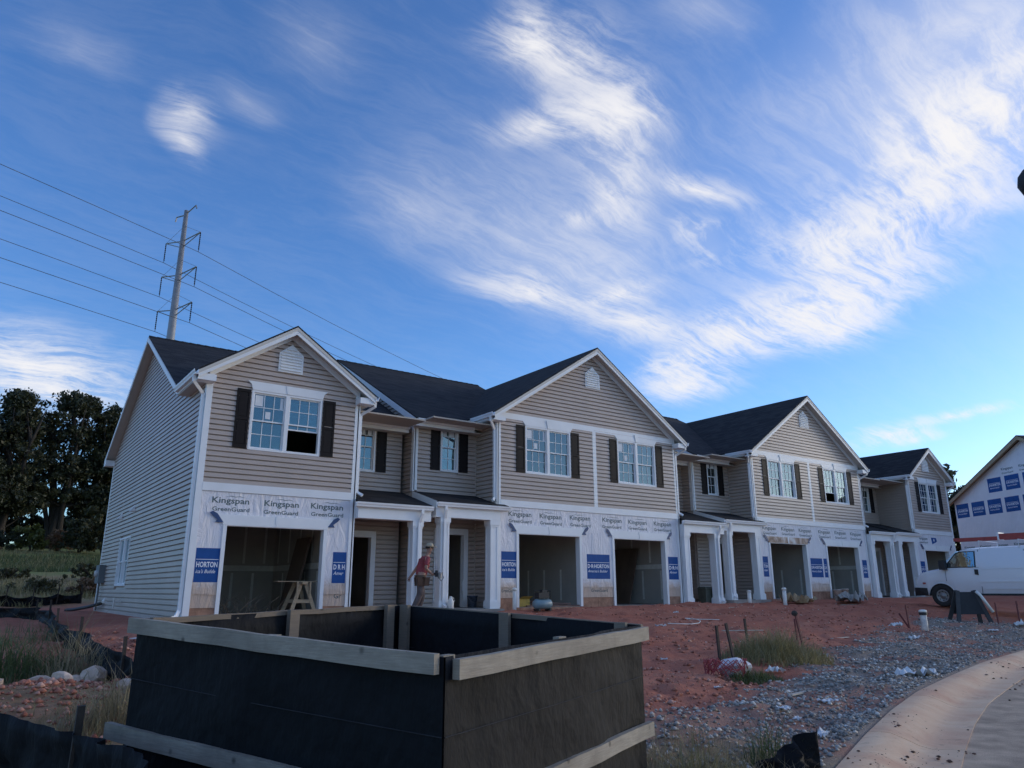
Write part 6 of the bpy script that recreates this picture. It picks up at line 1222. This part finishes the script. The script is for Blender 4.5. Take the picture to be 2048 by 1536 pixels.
# dead brush in the first garage
BR = thing('brush_pile', 'heap of dead twigs on the first garage floor', 'brush', (1.6, .9, .003)); mb = MB()
for k in range(46):
    a = random.uniform(0, 6.28); l = random.uniform(.4, .95); p = Vector((random.uniform(-.75, .75), random.uniform(-.3, .3), 0)); q = p + Vector((math.cos(a) * l * .5, math.sin(a) * l * .3, l * .42)); r_ = q + Vector((math.cos(a + .5) * l * .3, math.sin(a + .5) * l * .2, l * .2)); mb.tube([p, q, r_], 1, 4, scale=[.010, .007, .003])
part('twigs', mb, MT['leaf_rust'] if False else MT['post'], BR, kind='stuff')
# torn fabric scrap near the kerb
o = Vector((1.15, -14.55, gz(1.15, -14.55))); TF = thing('fabric_scrap', 'torn black fabric standing up in the weeds near the kerb', 'fabric', tuple(o)); part('cloth', off(sheet(Vector((.75, -14.5, o.z + .12)), Vector((1.35, -14.6, o.z + .34)), .4, 14, 8, .12, .004, 77, .02, base=lambda a, b_: gz(a, b_) - .03), o), MT['fabric'], TF, smooth=True)
# ------------------------------------------------------------------ litter
MT['paper'] = mat('dirty_white_plastic', (.66, .66, .66), .6, .15, 8); MT['lath'] = mat('pale_lath', (.50, .44, .36), .8, .15, 6); MT['clearbag'] = mat('milky_plastic_bag', (.60, .58, .60), .35, .2, 9); MT['rednet'] = mat('red_netting', (.34, .05, .055), .7, .2, 12)
def crumple(name, sx_, sy_, hgt, seed, material, nx=9, ny=6):
    mb = MB(); r_ = random.Random(seed); zs = [[abs(r_.gauss(0, 1)) * hgt * .5 for _ in range(nx)] for _ in range(ny)]; v = []
    for lay_ in (0, 1):
        for j in range(ny):
            for i in range(nx):
                e = .75 + .25 * r_.random() if (i in (0, nx - 1) or j in (0, ny - 1)) and lay_ == 0 else 1; v.append(((i / (nx - 1) - .5) * sx_ * e + (r_.random() - .5) * sx_ * .05 * (lay_ == 0), (j / (ny - 1) - .5) * sy_ * e, zs[j][i] + .006 - lay_ * .006))
    f = []; o = nx * ny
    for j in range(ny - 1):
        for i in range(nx - 1): a = j * nx + i; f.append((a, a + 1, a + nx + 1, a + nx)); f.append((o + a, o + a + nx, o + a + nx + 1, o + a + 1))
    mb.add(v, f); return mb.mesh(name, material)
LT = [((1880, 1358), 8.1, -11.95, .62, .34, .10, 'crumpled white plastic sheet lying against the kerb'), ((1675, 1480), 2.75, -13.72, .26, .10, .05, 'flattened white bottle on gravel by the kerb'), ((1655, 1405), 4.62, -12.62, .24, .13, .03, 'pale wrapper on the clay patch beside the kerb'), ((1600, 1448), 3.35, -13.05, .2, .07, .02, 'narrow white strip on the near gravel'), ((1630, 1315), 8.8, -9.75, .22, .5, .12, 'pale crumpled sheet at right edge of the weed clump'), ((1480, 1312), 7.36, -9.25, .42, .14, .05, 'white torn sheet behind the leaning stakes'), ((1332, 1320), 5.75, -8.9, .13, .09, .02, 'small white card on the bare clay right of the box'), ((1590, 1425), 3.75, -12.6, .22, .12, .03, 'pale blue foil on the gravel in front of the lath'), ((1610, 1510), 2.25, -13.85, .2, .14, .04, 'crumpled pale bag on gravel near the bottom edge'), ((1395, 1245), 9.2, -5.6, .35, .14, .06, 'white scrap on clay before the third garage'), ((0, 0), 14.9, -8.5, .3, .2, .06, 'white wrapper left of the banded pipe'), ((0, 0), 16.3, -7.35, .35, .22, .1, 'white crumpled rag at the red stake foot'), ((0, 0), 19.0, -8.6, .3, .16, .03, 'flat white scrap between banded pipe and folding sign'), ((0, 0), 21.6, -8.25, .3, .24, .14, 'white bag beside the thin red stake'), ((0, 0), 12.6, -3.0, .2, .12, .04, 'white scrap at the foot of the third garage'), ((0, 0), 6.5, -10.55, .3, .14, .08, 'clear bottle lying right of the low weeds'), ((0, 0), 4.2, -11.3, .1, .06, .02, 'tiny white chip between netting and gravel')]
for k, (_, x, y, sx_, sy_, hg, lb) in enumerate(LT): thing('litter', lb, 'litter', (x, y, gz(x, y) + .02), random.uniform(-.5, .6), group='scraps of litter', data=crumple('litter', sx_, sy_, hg, k + 5, MT['paper']))
for (x, y, ln_, rz, lb) in ((10.6, -6.8, 1.0, -.45, 'pale lath lying on clay behind the stakes'), (13.4, -7.6, 1.3, .1, 'long pale lath left of the litter by the banded pipe'), (5.05, -11.95, .55, .15, 'short pale board on gravel before the weeds'), (16.2, -2.2, .7, .3, 'short pale stick before the mud-smeared garage'), (22.5, -2.4, .8, -.2, 'pale stick lying before the fifth garage')):
    mb = MB(); mb.box(-ln_ / 2, ln_ / 2, -.03, .03, 0, .018); thing('lath', lb, 'lath', (x, y, gz(x, y) + .025), rz, group='loose laths', data=mb.mesh('lath', MT['lath']))
mb = MB(); p = [(10.3, -4.8), (10.6, -4.92), (11.0, -4.95), (11.4, -4.85), (11.75, -4.6), (12.0, -4.3), (12.05, -4.05), (11.9, -3.95), (11.8, -4.1), (12.0, -4.25), (12.5, -4.6)]; mb.tube([(a - 10, b_ + 5, gz(a, b_) - gz(10, -5) + .035) for a, b_ in p], .010, 6); o = thing('cable', 'loose white cable curling over the clay before the second garage', 'cable', (10, -5, gz(10, -5)), data=mb.mesh('cable', MT['pvc']))
# plastic bag in red netting
o = thing('plastic_bag', 'milky plastic bag wrapped in red netting at the stakes', 'bag', (5.55, -10.45, gz(5.55, -10.45))); me_ = rock_mesh('bag', .26, 99, MT['clearbag'], .75, 3); part('bag', me_, None, o, (.1, 0, .15)); net = MB()
for k in range(24):
    a = k * .26; rr_ = .22 + .1 * random.random(); net.tube([(-.12 + rr_ * math.cos(a + q * .5) * 1.2, rr_ * .9 * math.sin(a + q * .5), .02 + .28 * abs(math.sin(q * 1.1 + k))) for q in range(5)], .007, 4)
part('netting', net, MT['rednet'], o, kind='stuff')
mb = MB(); mb.v = []; mb.box(-.22, .22, -.1, .1, 0, .012); thing('white_board', 'white board scrap on clay beside the box\'s far corner', 'board', (-1.45, -3.6, gz(-1.45, -3.6) + .04), .9, data=mb.mesh('white_board', MT['paper']))
# site rubbish by the far porches
MT['tarp'] = mat('grey_tarp', (.30, .29, .27), .7, .2, 5)
thing('tarp', 'crumpled grey tarp beside the van bumper', 'tarp', (23.4, -2.0, gz(23.4, -2.0) + .03), .3, data=crumple('tarp', 1.7, .8, .3, 31, MT['tarp'], 12, 8)); thing('tarp', 'brown cardboard heap at the far porch columns', 'cardboard', (21.2, -1.2, gz(21.2, -1.2) + .03), -.2, data=crumple('cardboard_heap', 1.2, .7, .3, 32, MT['osb'], 10, 7)).name = 'cardboard_heap'

x, y = scatter(900, 0, 24, -13, -.5, lambda a, b_: (b_ > curb_y(a) + .1) * np.clip(.35 + 1.2 * fbm(a * .5, b_ * .5, 3, 121), 0, 1)); s = .012 + .03 * rng.random(len(x))**2; MT['flecks'] = shade_mat('pale_flecks', [(0, (.55, .50, .44)), (1, (.85, .83, .80))]); struct('pale_flecks', stones('pale_flecks', lay(x, y, s, .4), s, MT['flecks'], .25), 'stuff')
# street lamp across the road; only the edge of its head reaches into the picture
SL = thing('street_lamp', 'dark street lamp head just entering at the right picture edge', 'street lamp', (12.4, -20.6, -.75)); mb = MB(); mb.tube([(0, 0, 0), (0, 0, 4), (0, 0, 8.5)], 1, 10, scale=[.11, .09, .06]); part('pole', mb, MT['greyleg'], SL, smooth=True)
mb = MB(); mb.tube([(0, 0, 8.4), (-.3, 2.0, 8.95), (-1.1, 5.9, 8.9)], .04, 8); part('arm', mb, MT['greyleg'], SL, smooth=True)
mb = MB(); mb.lathe([(.02, -.30), (.16, -.26), (.24, -.05), (.21, .12), (.12, .24), (.02, .28)], (-1.36, 6.72, 8.78), 18); part('lamp_head', mb, MT['darkply'], SL, smooth=True)
mb = MB(); mb.tube([(-1.1, 5.9, 8.9), (-1.3, 6.5, 8.86)], .05, 8); part('neck', mb, MT['greyleg'], SL)
